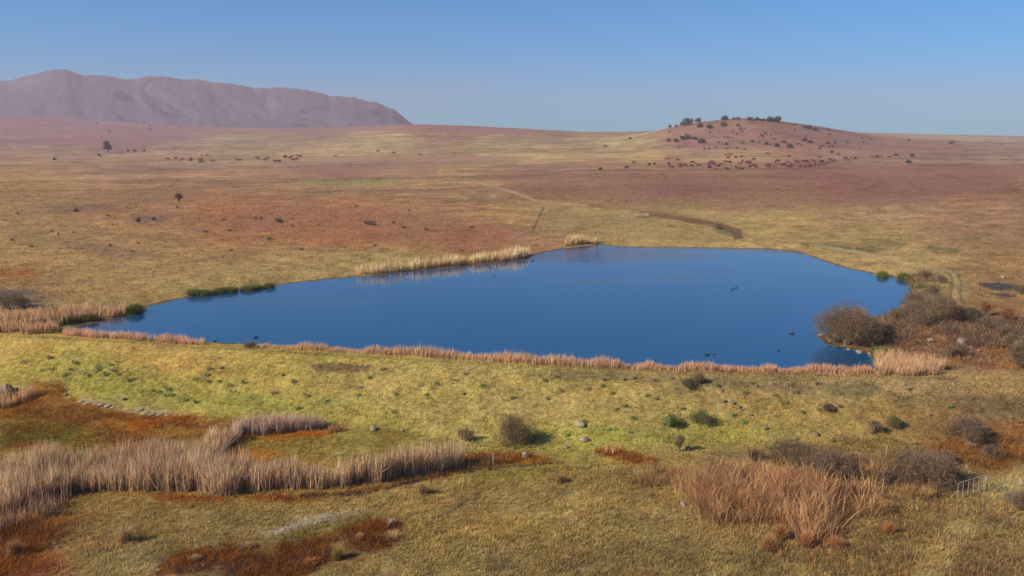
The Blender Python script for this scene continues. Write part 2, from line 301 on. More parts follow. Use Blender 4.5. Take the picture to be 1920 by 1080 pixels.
def ground_color(X, Y, Z):
    """base colour of the ground at world points"""
    px, py = project(X, Y, Z)
    n = len(px); out = np.zeros((n, 3))
    calm = 1 - .75 * sstep(200, 450, Y)
    wx = (fbm(X / 7, Y / 7, 31, 4) - 0.5) * calm; wy = (fbm(X / 7, Y / 7, 47, 4) - 0.5) * calm
    fx = np.clip(px, -300, 2220); fy = np.clip(py, 235, 1090)
    kk = dist = None
    for s in range(0, n, 60000):
        qx = fx[s:s+60000] + wx[s:s+60000] * 90; qy = fy[s:s+60000] + wy[s:s+60000] * 18
        d2 = ((qx[:, None] - SP[:, 0]) * 0.30) ** 2 + (qy[:, None] - SP[:, 1]) ** 2
        wgt = 1.0 / (d2 + 300.0) ** 1.9
        out[s:s+60000] = (wgt @ SP[:, 2:]) / wgt.sum(1)[:, None]
    # natural mottling of the veld: pale grass, russet grass, dark herbs
    far = sstep(120, 400, Y)
    def two(a, b, sd, o):      # small patches near, broad patches far off
        return fbm(X * a / 6 + b, Y * a / 6, sd, o) * (1 - far) + fbm(X * a / 32 + b, Y * a / 32, sd + 3, o) * far
    m1 = two(1, 0, 61, 5); m2 = two(2.2, 9, 77, 5); m3 = fbm(X / 1.3, Y / 1.3, 91, 3)
    out *= (0.84 + 0.32 * m1)[:, None]
    red = sstep(0.52, 0.70, m2)[:, None] * (0.14 + 0.10 * far[:, None])
    out = out * (1 - red) + out * np.array([1.02, 0.74, 0.66]) * red
    dk = sstep(0.60, 0.74, two(3.3, 40, 105, 4))[:, None] * 0.30
    out = out * (1 - dk) + out * np.array([0.62, 0.62, 0.72]) * dk
    pale = sstep(0.56, 0.72, two(1.25, 70, 115, 4))[:, None] * 0.2
    out = out * (1 - pale) + np.minimum(out * np.array([1.22, 1.25, 1.15]), 0.8) * pale
    sy = 5 + Y / 16
    ly_ = 16 * np.log(5 + np.maximum(Y, 1) / 16)
    m4 = fbm(X / sy + 31, ly_ * .8, 121, 3); m5 = fbm(X / (sy * .25) + 31, ly_ * 4, 127, 2)
    fy_ = sstep(230, 420, Y)
    st1 = fbm(X / 300 + 3, Y / 34 + X / 900, 221, 5); st2 = fbm(X / 220 + 13, Y / 26 - X / 700, 227, 5)
    out *= (1 + fy_ * (.17 * sstep(.52, .60, st1) - .20 * sstep(.54, .61, st2)))[:, None]
    m6 = fbm(X / (Y / 110 + 1), 60 * np.log(Y / 60 + 1), 229, 3); out *= (1 + (m6 - .5) * .45 * sstep(130, 260, Y))[:, None]
    out *= (0.70 + 0.60 * m3)[:, None] * (1 + (m4 - .5) * .36 * sstep(110, 260, Y))[:, None] * (1 + (m5 - .5) * .6 * sstep(60, 160, Y))[:, None]
    r1 = (fbm(X / 1.7, Y / 1.7, 131, 4) - 0.5); r1f = (fbm(X / 12, Y / 12, 151, 4) - 0.5)
    rag = np.where(Y > 130, r1f, r1) * 2.6
    for poly, c, st, soft, rg in PATCH:
        P = np.array(poly); g = soft + rg * 1.6
        m = (px > P[:, 0].min() - g) & (px < P[:, 0].max() + g) & (py > P[:, 1].min() - g) & (py < P[:, 1].max() + g)
        if not m.any(): continue
        sd = poly_sd(px[m], py[m], poly) + rag[m] * rg
        a = (np.minimum(st * (1 - sstep(-soft, soft, sd)) * (1 if soft < 4 else ((.45 + 1.05 * sstep(.3, .6, m2[m])) if P[:, 1].mean() > 480 else (.35 + 1.25 * sstep(.38, .60, .5 * m5[m] + .5 * m6[m])))), .97))[:, None]
        base = lin(c) * (np.array([.95, 1.1, .75]) if c[1] < c[0] * .64 else np.array([.92, .97, 1.25])) * np.interp(py[m], [400, 600, 800], [1, 1.1, 1.25])[:, None] * (0.8 + 0.4 * m3[m] + 0.35 * (m1[m] - 0.5))[:, None]
        out[m] = out[m] * (1 - a) + base * a
    return np.clip(out * ALB, 0.004, 0.75)
ALB = np.array([0.95, 0.95, 0.80])     # from the brightness seen in the picture to the base colour

# ------------------------------------------------------------------ materials
def new_mat(name):
    m = bpy.data.materials.new(name); m.use_nodes = True; nt = m.node_tree
    return m, nt, nt.nodes['Principled BSDF']
def attr_mat(name, scale=2.0, amp=0.5, bump=0.0, bscale=6.0, transl=0.0, rough=0.95, attr='col'):
    m, nt, b = new_mat(name); N = nt.nodes.new; L = nt.links.new
    a = N('ShaderNodeAttribute'); a.attribute_name = attr
    geo = N('ShaderNodeNewGeometry')
    n1 = N('ShaderNodeTexNoise'); n1.inputs['Scale'].default_value = scale; n1.inputs['Detail'].default_value = 6; n1.inputs['Roughness'].default_value = 0.7
    L(geo.outputs['Position'], n1.inputs['Vector'])
    r = N('ShaderNodeMapRange'); r.inputs['From Min'].default_value = 0.3; r.inputs['From Max'].default_value = 0.7
    r.inputs['To Min'].default_value = 1 - amp / 2; r.inputs['To Max'].default_value = 1 + amp / 2
    L(n1.outputs['Fac'], r.inputs['Value'])
    mx = N('ShaderNodeVectorMath'); mx.operation = 'SCALE'; L(a.outputs['Color'], mx.inputs[0]); L(r.outputs[0], mx.inputs['Scale'])
    L(mx.outputs[0], b.inputs['Base Color']); b.inputs['Roughness'].default_value = rough
    b.inputs['Specular IOR Level'].default_value = 0.1
    if bump:
        n2 = N('ShaderNodeTexNoise'); n2.inputs['Scale'].default_value = bscale; n2.inputs['Detail'].default_value = 8; n2.inputs['Roughness'].default_value = 0.75
        L(geo.outputs['Position'], n2.inputs['Vector'])
        bp = N('ShaderNodeBump'); bp.inputs['Strength'].default_value = bump; bp.inputs['Distance'].default_value = 0.4
        L(n2.outputs['Fac'], bp.inputs['Height']); L(bp.outputs[0], b.inputs['Normal'])
    if transl:
        t = N('ShaderNodeBsdfTranslucent'); L(mx.outputs[0], t.inputs['Color'])
        ms = N('ShaderNodeMixShader'); ms.inputs[0].default_value = transl
        L(b.outputs[0], ms.inputs[1]); L(t.outputs[0], ms.inputs[2]); L(ms.outputs[0], nt.nodes['Material Output'].inputs[0])
    return m
def plain_mat(name, c, scale=5.0, amp=0.5, rough=0.85, bump=0.3, metal=0.0, c2=None):
    m, nt, b = new_mat(name); N = nt.nodes.new; L = nt.links.new
    tc = N('ShaderNodeTexCoord')
    n1 = N('ShaderNodeTexNoise'); n1.inputs['Scale'].default_value = scale; n1.inputs['Detail'].default_value = 6; n1.inputs['Roughness'].default_value = 0.65
    L(tc.outputs['Object'], n1.inputs['Vector'])
    cr = N('ShaderNodeValToRGB'); c = np.array(c, float)
    lo = c * (1 - amp / 2) if c2 is None else np.array(c2, float)
    cr.color_ramp.elements[0].position = 0.35; cr.color_ramp.elements[0].color = (*lo, 1)
    cr.color_ramp.elements[1].position = 0.65; cr.color_ramp.elements[1].color = (*(c * (1 + amp / 2)), 1)
    L(n1.outputs['Fac'], cr.inputs[0]); L(cr.outputs[0], b.inputs['Base Color'])
    b.inputs['Roughness'].default_value = rough; b.inputs['Metallic'].default_value = metal
    if bump:
        bp = N('ShaderNodeBump'); bp.inputs['Strength'].default_value = bump; bp.inputs['Distance'].default_value = 0.05
        L(n1.outputs['Fac'], bp.inputs['Height']); L(bp.outputs[0], b.inputs['Normal'])
    return m
M = {}
M['ground'] = attr_mat('veld ground', 1.8, 1.0, 1.0, 2.2)
M['grass'] = attr_mat('grass blades', 0.7, 0.3, transl=0.4)
M['reed'] = attr_mat('dry reeds', 0.9, 0.35, transl=0.35)
M['leaf'] = attr_mat('shrub leaves', 1.5, 0.4, transl=0.45)
M['bark'] = plain_mat('grey bark', (0.14, 0.11, 0.085), 9)
M['rock'] = plain_mat('weathered dolerite', (0.29, 0.205, 0.14), 3.2, 0.6, bump=0.8, c2=(0.14, 0.105, 0.08))
M['sand'] = plain_mat('sandy soil', (0.27, 0.20, 0.11), 5, .5)
M['soil'] = plain_mat('dug earth', (0.16, 0.11, 0.07), 6, 0.6, bump=0.8)
M['steel'] = plain_mat('galvanised steel', (0.48, 0.44, 0.38), 12, 0.3, rough=0.5, metal=0.35, bump=0.05)
M['post'] = plain_mat('weathered wood', (0.27, 0.23, 0.18), 14, 0.6)
M['darkpost'] = plain_mat('creosoted wood', (0.06, 0.05, 0.045), 14, 0.6)
M['cow'] = plain_mat('red brown hide', (0.15, 0.030, 0.020), 1.5, 0.7, bump=0)
M['cowdark'] = plain_mat('dark brown hide', (0.07, 0.024, 0.018), 1.5, 0.7, bump=0)
M['duck'] = plain_mat('brown plumage', (0.06, 0.045, 0.035), 9, 0.8, bump=0)
M['coot'] = plain_mat('black plumage', (0.015, 0.015, 0.017), 9, 0.5, bump=0)

def tag(o, label=None, cat=None, group=None, kind=None):
    if label: o['label'] = label
    if cat: o['category'] = cat
    if group: o['group'] = group
    if kind: o['kind'] = kind
    return o
def link(o, parent=None):
    scene.collection.objects.link(o)
    if parent: o.parent = parent
    return o
def empty(name, loc, rz=0, s=1.0):
    o = bpy.data.objects.new(name, None); o.location = loc; o.rotation_euler = (0, 0, rz); o.scale = (s, s, s)
    o.empty_display_size = 0.2
    return link(o)
def mesh_np(name, V, Fc, mat, parent=None, col=None, smooth=False, loc=None):
    """V (n,3); Fc (m,3) or (m,4) of ints"""
    V = np.asarray(V, np.float32); Fc = np.asarray(Fc, np.int32); k = Fc.shape[1]
    me = bpy.data.meshes.new(name)
    me.vertices.add(len(V)); me.vertices.foreach_set('co', V.ravel())
    me.loops.add(Fc.size); me.loops.foreach_set('vertex_index', Fc.ravel())
    me.polygons.add(len(Fc)); me.polygons.foreach_set('loop_start', np.arange(0, Fc.size, k, dtype=np.int32))
    try: me.polygons.foreach_set('loop_total', np.full(len(Fc), k, np.int32))
    except Exception: pass
    if col is not None:
        a = me.color_attributes.new('col', 'FLOAT_COLOR', 'POINT')
        c4 = np.ones((len(V), 4), np.float32); c4[:, :3] = col; a.data.foreach_set('color', c4.ravel())
    if smooth: me.polygons.foreach_set('use_smooth', np.ones(len(Fc), bool))
    me.update(calc_edges=True); me.validate()
    me.materials.append(mat)
    o = bpy.data.objects.new(name, me)
    if loc is not None: o.location = loc
    return link(o, parent)

# ------------------------------------------------------------------ ground sheet
ang = np.concatenate([-np.linspace(math.radians(76), math.radians(40), 40)[:-1],
                      np.linspace(-math.radians(40), math.radians(40), 1250),
                      np.linspace(math.radians(40), math.radians(76), 40)[1:]])
ta = np.tan(ang)
rows = []
y = 2.0
while y < 36: rows.append(y); y += 3.0
# steps so that a row is about 1.4 picture pixels deep where the land faces the camera
while y < 5000:
    rows.append(y)
    y += 0.10 + 0.0016 * y if y < 110 else (0.0028 * y if y < 230 else (0.0042 * y if y < 1300 else 0.012 * y))
rows.append(5000.0)
GY = np.array(rows)
XX = GY[:, None] * ta[None, :]; YY = np.repeat(GY[:, None], len(ta), 1)
ZZ = ground_z(XX, YY)
print('ground grid', XX.shape, XX.size)
nr, nc = XX.shape
idx = np.arange(nr * nc).reshape(nr, nc)
Q = np.stack([idx[:-1, :-1], idx[:-1, 1:], idx[1:, 1:], idx[1:, :-1]], -1).reshape(-1, 4)
gc = ground_color(XX.ravel(), YY.ravel(), ZZ.ravel())
mud = lin((92, 74, 52)) * 0.6
shore = (ZZ.ravel() < 0.065) & (YY.ravel() > crest_y(XX.ravel()))
gc[shore] = gc[shore] * 0.3 + mud * 0.7
# a wide skirt behind the camera so the sheet goes on all round
V = np.stack([XX, YY, ZZ], -1).reshape(-1, 3)
g = mesh_np('ground', V, Q, M['ground'], col=gc, smooth=True); tag(g, kind='structure')
bk = np.array([[-9000, -3000, -3.2], [9000, -3000, -3.2], [9000, 2.2, -3.2], [-9000, 2.2, -3.2]])
g2 = mesh_np('field', bk, [[0, 1, 2, 3]], M['ground'], col=np.tile(lin((135, 110, 58)) * .78, (4, 1))); tag(g2, kind='structure')

# ------------------------------------------------------------------ water
m, nt, b = new_mat('lake water'); N = nt.nodes.new; L = nt.links.new
b.inputs['Base Color'].default_value = (0.002, 0.058, 0.136, 1); b.inputs['IOR'].default_value = 1.58
b.inputs['Roughness'].default_value = 0.04; b.inputs['Specular IOR Level'].default_value = 0.5
geo = N('ShaderNodeNewGeometry')
wv = N('ShaderNodeTexNoise'); wv.inputs['Scale'].default_value = 2.6; wv.inputs['Detail'].default_value = 3
mp = N('ShaderNodeMapping'); mp.inputs['Scale'].default_value = (1.0, 2.2, 1.0)
L(geo.outputs['Position'], mp.inputs[0]); L(mp.outputs[0], wv.inputs['Vector'])
# breeze: patches of rippled water
br = N('ShaderNodeTexNoise'); br.inputs['Scale'].default_value = 0.022; br.inputs['Detail'].default_value = 5
mp2 = N('ShaderNodeMapping'); mp2.inputs['Scale'].default_value = (0.7, 2.6, 1.0); L(geo.outputs['Position'], mp2.inputs[0]); L(mp2.outputs[0], br.inputs['Vector'])
sep = N('ShaderNodeSeparateXYZ'); L(geo.outputs['Position'], sep.inputs[0])
fr = N('ShaderNodeMapRange'); fr.inputs['From Min'].default_value = 135; fr.inputs['From Max'].default_value = 165; fr.inputs['To Min'].default_value = -0.09; fr.inputs['To Max'].default_value = 0.07
L(sep.outputs['Y'], fr.inputs['Value'])
ad = N('ShaderNodeMath'); ad.operation = 'ADD'; L(br.outputs['Fac'], ad.inputs[0]); L(fr.outputs[0], ad.inputs[1])
st = N('ShaderNodeMapRange'); st.interpolation_type = 'SMOOTHSTEP'; st.inputs['From Min'].default_value = 0.50; st.inputs['From Max'].default_value = 0.66
st.inputs['To Min'].default_value = 0.012; st.inputs['To Max'].default_value = 0.19
L(ad.outputs[0], st.inputs['Value'])
bp = N('ShaderNodeBump'); bp.inputs['Distance'].default_value = 0.25
L(st.outputs[0], bp.inputs['Strength']); L(wv.outputs['Fac'], bp.inputs['Height']); L(bp.outputs[0], b.inputs['Normal'])
M['water'] = m
wm = bpy.data.meshes.new('water')
x0, x1, y0, y1 = -110, 80, 60, 215
# sheet clipped to just beyond the shoreline so it never runs under the embankment
import bmesh
bm = bmesh.new(); cxm = np.mean(lx); cym = np.mean(ly)
vs = [bm.verts.new((x, y, 0)) for x, y in LAKE]
bm.faces.new(vs)
bm.normal_update()
for f in bm.faces:
    if f.normal.z < 0: f.normal_flip()
bmesh.ops.triangulate(bm, faces=bm.faces[:])
bm.to_mesh(wm); bm.free(); wm.materials.append(m)
wo = link(bpy.data.objects.new('water', wm)); tag(wo, kind='structure')
wo.location.z = 0.0

# ------------------------------------------------------------------ far mountain
SK = [(-900,205),(-500,185),(-300,172),(-120,166),(0,157),(25,157),(60,149),(85,143),(110,137),(135,136),(155,142),(165,146),(205,145),(240,150),(262,153),(280,148),(320,149),(350,154),
      (375,153),(420,160),(480,168),(505,169),(520,167),(575,172),(605,177),(620,183),(635,183),(665,185),(690,193),(705,194),(730,206),(738,206),(750,214),(768,230),(800,250),(830,262)]
mu = np.linspace(-900, 830, 620); mv = np.linspace(0, 1, 150)
skr = np.interp(mu, [p[0] for p in SK], [p[1] for p in SK])
DR = 3050.0
zr = H + (262.0 - skr) / F * DR * 1.0
MXY = []
U, Vv = np.meshgrid(mu, mv, indexing='ij')
Dm = 2350 + Vv * 1300
s = (Dm - 2350) / (DR - 2350)
up = np.clip(s, 0, 1); dn = np.clip((Dm - DR) / 600, 0, 1)
Xm = (U - 960) / F * Dm * cp; Ym = Dm
wq = fbm(Xm / 500, Ym / 500, 191, 3) * 1.6
spur = np.abs(fbm(Xm / 330 + wq + Ym / 420, Ym / 700 + wq, 201, 5) - 0.5) * 2
gul = np.abs(fbm(Xm / 110 + wq * 3 + Ym / 160, Ym / 240, 231, 4) - 0.5) * 2
prof = np.clip(up ** 1.15 * 0.62 + sstep(0.1, 0.95, up) * 0.38, 0, 1)
carve = (1 - np.abs(2 * up - 1) ** 2) * (1 - dn)
zb = 20.0; rise = (zr[:, None] - zb)
Zm = zb + rise * (prof + carve * ((spur - 0.35) * 0.22 + (gul - 0.3) * 0.07)) * 1.0
Zm = Zm + (1 - dn) * (up ** 10 * ((fbm(mu / 9, mu * 0, 771, 4) - .5) * 9 + (fbm(mu / 40, mu * 0 + 5, 773, 2) - .5) * 7)[:, None])
Zm = Zm + (1 - dn) * up ** 6 * (fbm(Xm / 60, Ym / 60, 245, 4) - 0.5) * 9
Zm = Zm * (1 - dn) + (zr[:, None] * 0.2) * dn
# keep each point under the ridge line as seen from the plain
cap = H + (zr[:, None] - H) * (Dm / DR) * (0.20 + 0.80 * np.clip(s, 0, 1) ** 0.55)
Zm = np.where(Dm < DR, np.minimum(Zm, np.maximum(cap, zb)), Zm)
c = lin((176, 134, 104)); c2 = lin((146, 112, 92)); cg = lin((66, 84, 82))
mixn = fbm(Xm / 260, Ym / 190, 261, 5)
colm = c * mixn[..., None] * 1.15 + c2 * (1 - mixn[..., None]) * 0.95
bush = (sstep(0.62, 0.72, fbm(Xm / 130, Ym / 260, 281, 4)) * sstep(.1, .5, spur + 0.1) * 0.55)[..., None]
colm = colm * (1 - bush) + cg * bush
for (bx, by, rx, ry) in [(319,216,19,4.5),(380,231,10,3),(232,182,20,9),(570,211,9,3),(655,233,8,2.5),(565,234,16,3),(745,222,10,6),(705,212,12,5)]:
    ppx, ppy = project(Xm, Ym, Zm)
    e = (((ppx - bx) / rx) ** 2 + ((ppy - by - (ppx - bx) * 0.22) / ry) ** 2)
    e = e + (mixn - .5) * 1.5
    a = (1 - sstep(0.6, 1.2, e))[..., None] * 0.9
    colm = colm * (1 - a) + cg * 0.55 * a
Vm = np.stack([Xm, Ym, Zm], -1).reshape(-1, 3)
ii = np.arange(U.size).reshape(U.shape)
Qm = np.stack([ii[:-1, :-1], ii[1:, :-1], ii[1:, 1:], ii[:-1, 1:]], -1).reshape(-1, 4)
M['mount'] = attr_mat('haze-tinted grassland', 0.02, 0.4, 0.0)
mo = mesh_np('mountain', Vm, Qm, M['mount'], col=np.clip(colm.reshape(-1, 3) * ALB * np.array([.25, .40, .95]), 0, .7), smooth=True); tag(mo, kind='structure')  # blue-mauve aerial haze is tinted into the slope colour

# ------------------------------------------------------------------ blades
def blades(P, hgt, wid, col, lean=0.25, bend=0.15, tipcol=1.1, basecol=0.75, wind=(0.1, 0.02)):
    """bent tapering blades, two quads... three-vertex-row strips: returns V, F(tri), C"""
    n = len(P); th = RNG.uniform(0, 2 * np.pi, n)
    sx = np.cos(th) * wid / 2; sy = np.sin(th) * wid / 2
    lx_ = RNG.normal(wind[0], lean, n) * hgt; ly_ = RNG.normal(wind[1], lean, n) * hgt
    V = np.zeros((n, 5, 3)); C = np.zeros((n, 5, 3))
    V[:, 0] = P - np.stack([sx, sy, np.full(n, 0.03)], 1); V[:, 1] = P + np.stack([sx, sy, np.full(n, -0.03)], 1)
    mid = P + np.stack([lx_ * 0.4, ly_ * 0.4, hgt * 0.58], 1)
    V[:, 2] = mid + np.stack([sx, sy, 0 * sx], 1) * 0.8; V[:, 3] = mid - np.stack([sx, sy, 0 * sx], 1) * 0.8
    b = RNG.normal(0, bend, (n, 2)) * hgt[:, None]
    V[:, 4] = P + np.stack([lx_ + b[:, 0], ly_ + b[:, 1], hgt], 1)
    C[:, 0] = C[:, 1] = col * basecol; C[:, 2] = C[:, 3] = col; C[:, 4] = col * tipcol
    I = (np.arange(n) * 5)[:, None]
    F3 = np.concatenate([I + [0, 1, 2], I + [0, 2, 3], I + [3, 2, 4]])
    return V.reshape(-1, 3), F3, np.clip(C.reshape(-1, 3), 0, .85)
def in_poly_px(poly, n, warp=0.0, z=0.0):
    """n random points of the land whose picture lies in a polygon: spread evenly over the land"""
    P = np.array(poly, float)
    W = at(P[:, 0], P[:, 1]); xy = W[:, :2]
    lo = xy.min(0); hi = xy.max(0); out = []
    tot = 0
    for _ in range(200):
        q = RNG.uniform(lo, hi, (n * 3, 2))
        sd = poly_sd(q[:, 0], q[:, 1], xy) + (fbm(q[:, 0] / 2, q[:, 1] / 2, 301, 3) - .5) * warp
        q = q[sd < 0]; out.append(q); tot += len(q)
        if tot >= n: break
    q = np.concatenate(out)[:n]
    return np.stack([q[:, 0], q[:, 1], ground_z(q[:, 0], q[:, 1])], 1)
def poly_area(poly):
    P = np.array(poly, float); W = at(P[:, 0], P[:, 1]); x, y = W[:, 0], W[:, 1]
    return abs(np.dot(x, np.roll(y, -1)) - np.dot(y, np.roll(x, -1))) / 2

# ---- grass over the land: many tufts, one uncountable cover
def tufts(P, nb, h, wd, col, spread, lean=0.35, jit=0.34, **k):
    n = len(P)
    Pb = np.repeat(P, nb, 0); r = RNG.normal(0, 1, (n * nb, 2)) * np.repeat(spread, nb)[:, None]
    Pb[:, :2] += r
    hb = np.repeat(h, nb) * RNG.uniform(0.55, 1.15, n * nb); wb = np.repeat(wd, nb) * RNG.uniform(0.7, 1.3, n * nb)
    cb = np.repeat(col * RNG.uniform(1 - jit, 1 + jit, (n, 1)) * RNG.uniform(0.94, 1.06, (n, 3)), nb, 0) * RNG.uniform(0.9, 1.1, (n * nb, 1))
    # lean outward from the tuft's middle
    V, F3, C = blades(Pb, hb, wb, cb, lean=lean, **k)
    out = (r * 0.8); V3 = V.reshape(-1, 5, 3); V3[:, 4, :2] += out * 1.1; V3[:, 2, :2] += out[:, :] * .35; V3[:, 3, :2] += out * .35
    return V3.reshape(-1, 3), F3, C
def scatter_view(n, ya, yb, pxa=-160, pxb=2080):
    """points between two distances, denser near the camera, a little wider than the view"""
    t = RNG.uniform(0, 1, n); Y = 1.0 / (1.0 / ya + t * (1.0 / yb - 1.0 / ya))
    X = (RNG.uniform(pxa, pxb, n) - 960) / F * (Y * cp + 5)
    Z = ground_z(X, Y); return np.stack([X, Y, Z], 1)
NOGRASS = [[(300,1055),(360,1035),(460,1020),(560,1010),(640,990),(700,975),(760,985),(755,1010),(730,1030),(690,1050),(620,1070),(560,1090),(290,1090)]]
def grass_cover(name, n, ya, yb, hm, wm_, nb, label, cond, kfar=0.0, lean=.4, gain=1.6):
    P = scatter_view(n, ya, yb)
    wet = (P[:, 2] < 0.15) & (P[:, 1] > crest_y(P[:, 0]))
    P = P[~wet]; P = P[cond(P)]
    dens = fbm(P[:, 0] / 2.5, P[:, 1] / 2.5, 321, 4)
    P = P[RNG.uniform(0, 1, len(P)) < sstep(0.30, 0.5, dens) * 0.75 + 0.25]
    C = ground_color(P[:, 0], P[:, 1], P[:, 2])
    v = fbm(P[:, 0] / 3.5, P[:, 1] / 3.5, 341, 3)
    h = hm * (0.5 + v) * RNG.uniform(0.6, 1.3, len(P)) * (1 + kfar * P[:, 1] / 100)
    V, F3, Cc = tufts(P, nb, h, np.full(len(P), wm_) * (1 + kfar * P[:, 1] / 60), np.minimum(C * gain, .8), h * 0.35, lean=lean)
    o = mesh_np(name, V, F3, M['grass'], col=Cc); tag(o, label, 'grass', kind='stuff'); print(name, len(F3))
    return o
bog = NOGRASS[0]
def notbog(P):
    px, py = project(P[:, 0], P[:, 1], P[:, 2]); return poly_sd(px, py, bog) > 0
grass_cover('meadow_grass', 75000, 40, 76, 0.24, 0.030, 7, 'short tawny meadow grass below the dam wall, in the front of the photo', lambda P: (P[:, 1] < crest_y(P[:, 0]) - 9) & notbog(P))
grass_cover('embankment_grass', 60000, 58, 100, 0.20, 0.030, 7, 'yellow green grass covering the slope and top of the dam wall', lambda P: (P[:, 1] >= crest_y(P[:, 0]) - 9.5) & (P[:, 1] < crest_y(P[:, 0]) + 3))
grass_cover('pasture_grass', 90000, 80, 420, 0.17, 0.030, 5, 'dry tan and russet pasture grass on the gentle slopes beyond the lake', lambda P: P[:, 1] > crest_y(P[:, 0]) + 3, kfar=0.42, gain=1.3)

# ---- reed beds
def reed_bed(name, label, poly, dens, h, col, wid=0.045, warp=2.0, lean=0.09, gaps=0.35, seed=0, cat='reeds', jit=0.2, dark=0.0, wind=(0.05, 0.0), maxn=30000, basecol=.72):
    A = poly_area(poly); n = int(min(maxn, A * dens))
    P = in_poly_px(poly, n, warp)
    d = fbm(P[:, 0] / 1.3, P[:, 1] / 1.3, 401 + seed, 3)
    P = P[RNG.uniform(0, 1, len(P)) < sstep(gaps, gaps + 0.15, d)]
    P[:, 2] = np.where(P[:, 1] > crest_y(P[:, 0]), np.maximum(P[:, 2], -0.4), P[:, 2])
    n = len(P); v = fbm(P[:, 0] / 1.8, P[:, 1] / 1.8, 431 + seed, 3)
    hh = h * (0.45 + 0.95 * v) * RNG.uniform(0.75, 1.2, n)
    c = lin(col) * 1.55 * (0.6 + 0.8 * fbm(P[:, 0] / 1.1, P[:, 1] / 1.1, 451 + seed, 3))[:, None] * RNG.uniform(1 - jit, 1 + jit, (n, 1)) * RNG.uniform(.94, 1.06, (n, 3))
    if dark:
        k_ = RNG.uniform(0, 1, n) < dark; c[k_] *= 0.35
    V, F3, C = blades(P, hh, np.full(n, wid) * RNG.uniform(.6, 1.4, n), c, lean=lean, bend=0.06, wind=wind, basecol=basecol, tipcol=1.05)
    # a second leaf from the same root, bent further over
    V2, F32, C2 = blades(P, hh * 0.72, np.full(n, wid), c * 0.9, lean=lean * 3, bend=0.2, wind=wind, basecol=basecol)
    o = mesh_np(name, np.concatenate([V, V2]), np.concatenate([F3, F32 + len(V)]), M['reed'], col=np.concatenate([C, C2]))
    tag(o, label, cat, kind='stuff'); print(name, n)
    return o
TAN = (176, 142, 116)
reed_bed('reed_bed', 'broad marsh of dry mauve-tan reeds crossing the lower left of the meadow',
 [(0,892),(100,880),(230,880),(340,862),(384,862),(396,894),(480,902),(600,905),(700,893),(780,877),(868,862),(884,872),(800,890),(720,905),(640,917),(560,924),(480,927),(400,929),(300,925),(220,922),(140,928),(80,945),(0,968)],
 80, 2.4, (184, 152, 118), gaps=.20, dark=.18, maxn=46000, wid=.045, jit=.4)
reed_bed('reed_bed', 'thin brown reeds at the lower left corner, thinning out into rusty grass',
 [(-60,900),(0,930),(80,945),(130,935),(110,965),(60,985),(0,1010),(-60,1020)], 22, 1.7, (150, 118, 92), gaps=.42, seed=3, dark=.15)
reed_bed('reed_bed', 'upright pale grey reed clump standing between rusty grass and green slope',
 [(425,822),(440,806),(530,799),(606,797),(618,806),(560,813),(470,819),(440,832)], 60, 1.45, (172, 148, 128), gaps=.25, seed=5, dark=.12)
reed_bed('reed_bed', 'small reed clump at the bend of the marsh, left of the olive grass hollow',
 [(380,850),(392,832),(424,824),(446,828),(428,846),(420,856),(392,862)], 60, 1.6, (180, 150, 120), gaps=.2, seed=7, dark=.1, warp=.6)
reed_bed('reed_bed', 'few low brown reeds right of the upright pale reed clump',
 [(612,806),(640,806),(642,812),(614,814)], 40, 0.9, (140, 108, 80), gaps=.3, seed=9, warp=.4)
reed_bed('reed_bed', 'pale reed patch beside the boulder at the left edge of the photo',
 [(-30,748),(14,742),(70,735),(76,742),(50,752),(20,765),(-30,770)], 45, 1.5, (178, 146, 108), gaps=.3, seed=11, warp=.8)
reed_bed('reed_bed', 'fringe of pinkish dry reeds along the left half of the dam wall top',
 [(120,622),(200,629),(300,636),(385,644),(385,649),(300,643),(200,636),(120,630)], 60, .95, (184, 148, 118), gaps=.25, seed=13, warp=.5)
reed_bed('reed_bed', 'wide thicket of tan reeds filling the narrow left end of the lake',
 [(-80,592),(0,590),(60,588),(120,585),(190,582),(235,578),(250,584),(225,591),(180,598),(140,605),(100,613),(108,622),(40,627),(-80,618)], 17, 1.45, (182, 146, 108), gaps=.25, seed=15, wid=.07, maxn=16000, dark=.06)
reed_bed('reed_bed', 'long pale reed fringe on the far left shore, mirrored in the lake',
 [(664,517),(720,513),(800,504),(870,497),(940,490),(985,484),(994,478),(985,476),(940,482),(870,490),(800,498),(720,508),(668,514)], 14, 2.2, (206, 172, 128), gaps=.1, seed=17, wid=.09, warp=1)
reed_bed('reed_bed', 'short pale reed patch at the far corner of the lake',
 [(1060,462),(1090,458),(1124,457),(1120,453),(1080,453),(1058,457)], 12, 2.1, (206, 168, 120), gaps=.1, seed=19, wid=.11, warp=1)
reed_bed('reed_bed', 'tangled straw coloured reeds at the right end of the dam wall, by the rusty bank',
 [(1640,672),(1680,676),(1740,680),(1772,690),(1765,706),(1700,706),(1640,702)], 55, 1.35, (176, 144, 106), gaps=.25, seed=21, lean=.2, warp=.8)
reed_bed('reed_bed', 'small pink-tan reed mound in the flat pasture beyond the lake',
 [(1188,404),(1200,401),(1214,402),(1217,405),(1195,407)], 5, .7, (178, 146, 112), gaps=.2, seed=23, wid=.13, warp=.6)
reed_bed('reed_bed', 'little stand of dead reeds in the rusty ditch at the foot of the embankment',
 [(1132,848),(1150,846),(1162,852),(1150,856),(1135,854)], 40, 1.0, (186, 142, 96), gaps=.2, seed=25, warp=.4)
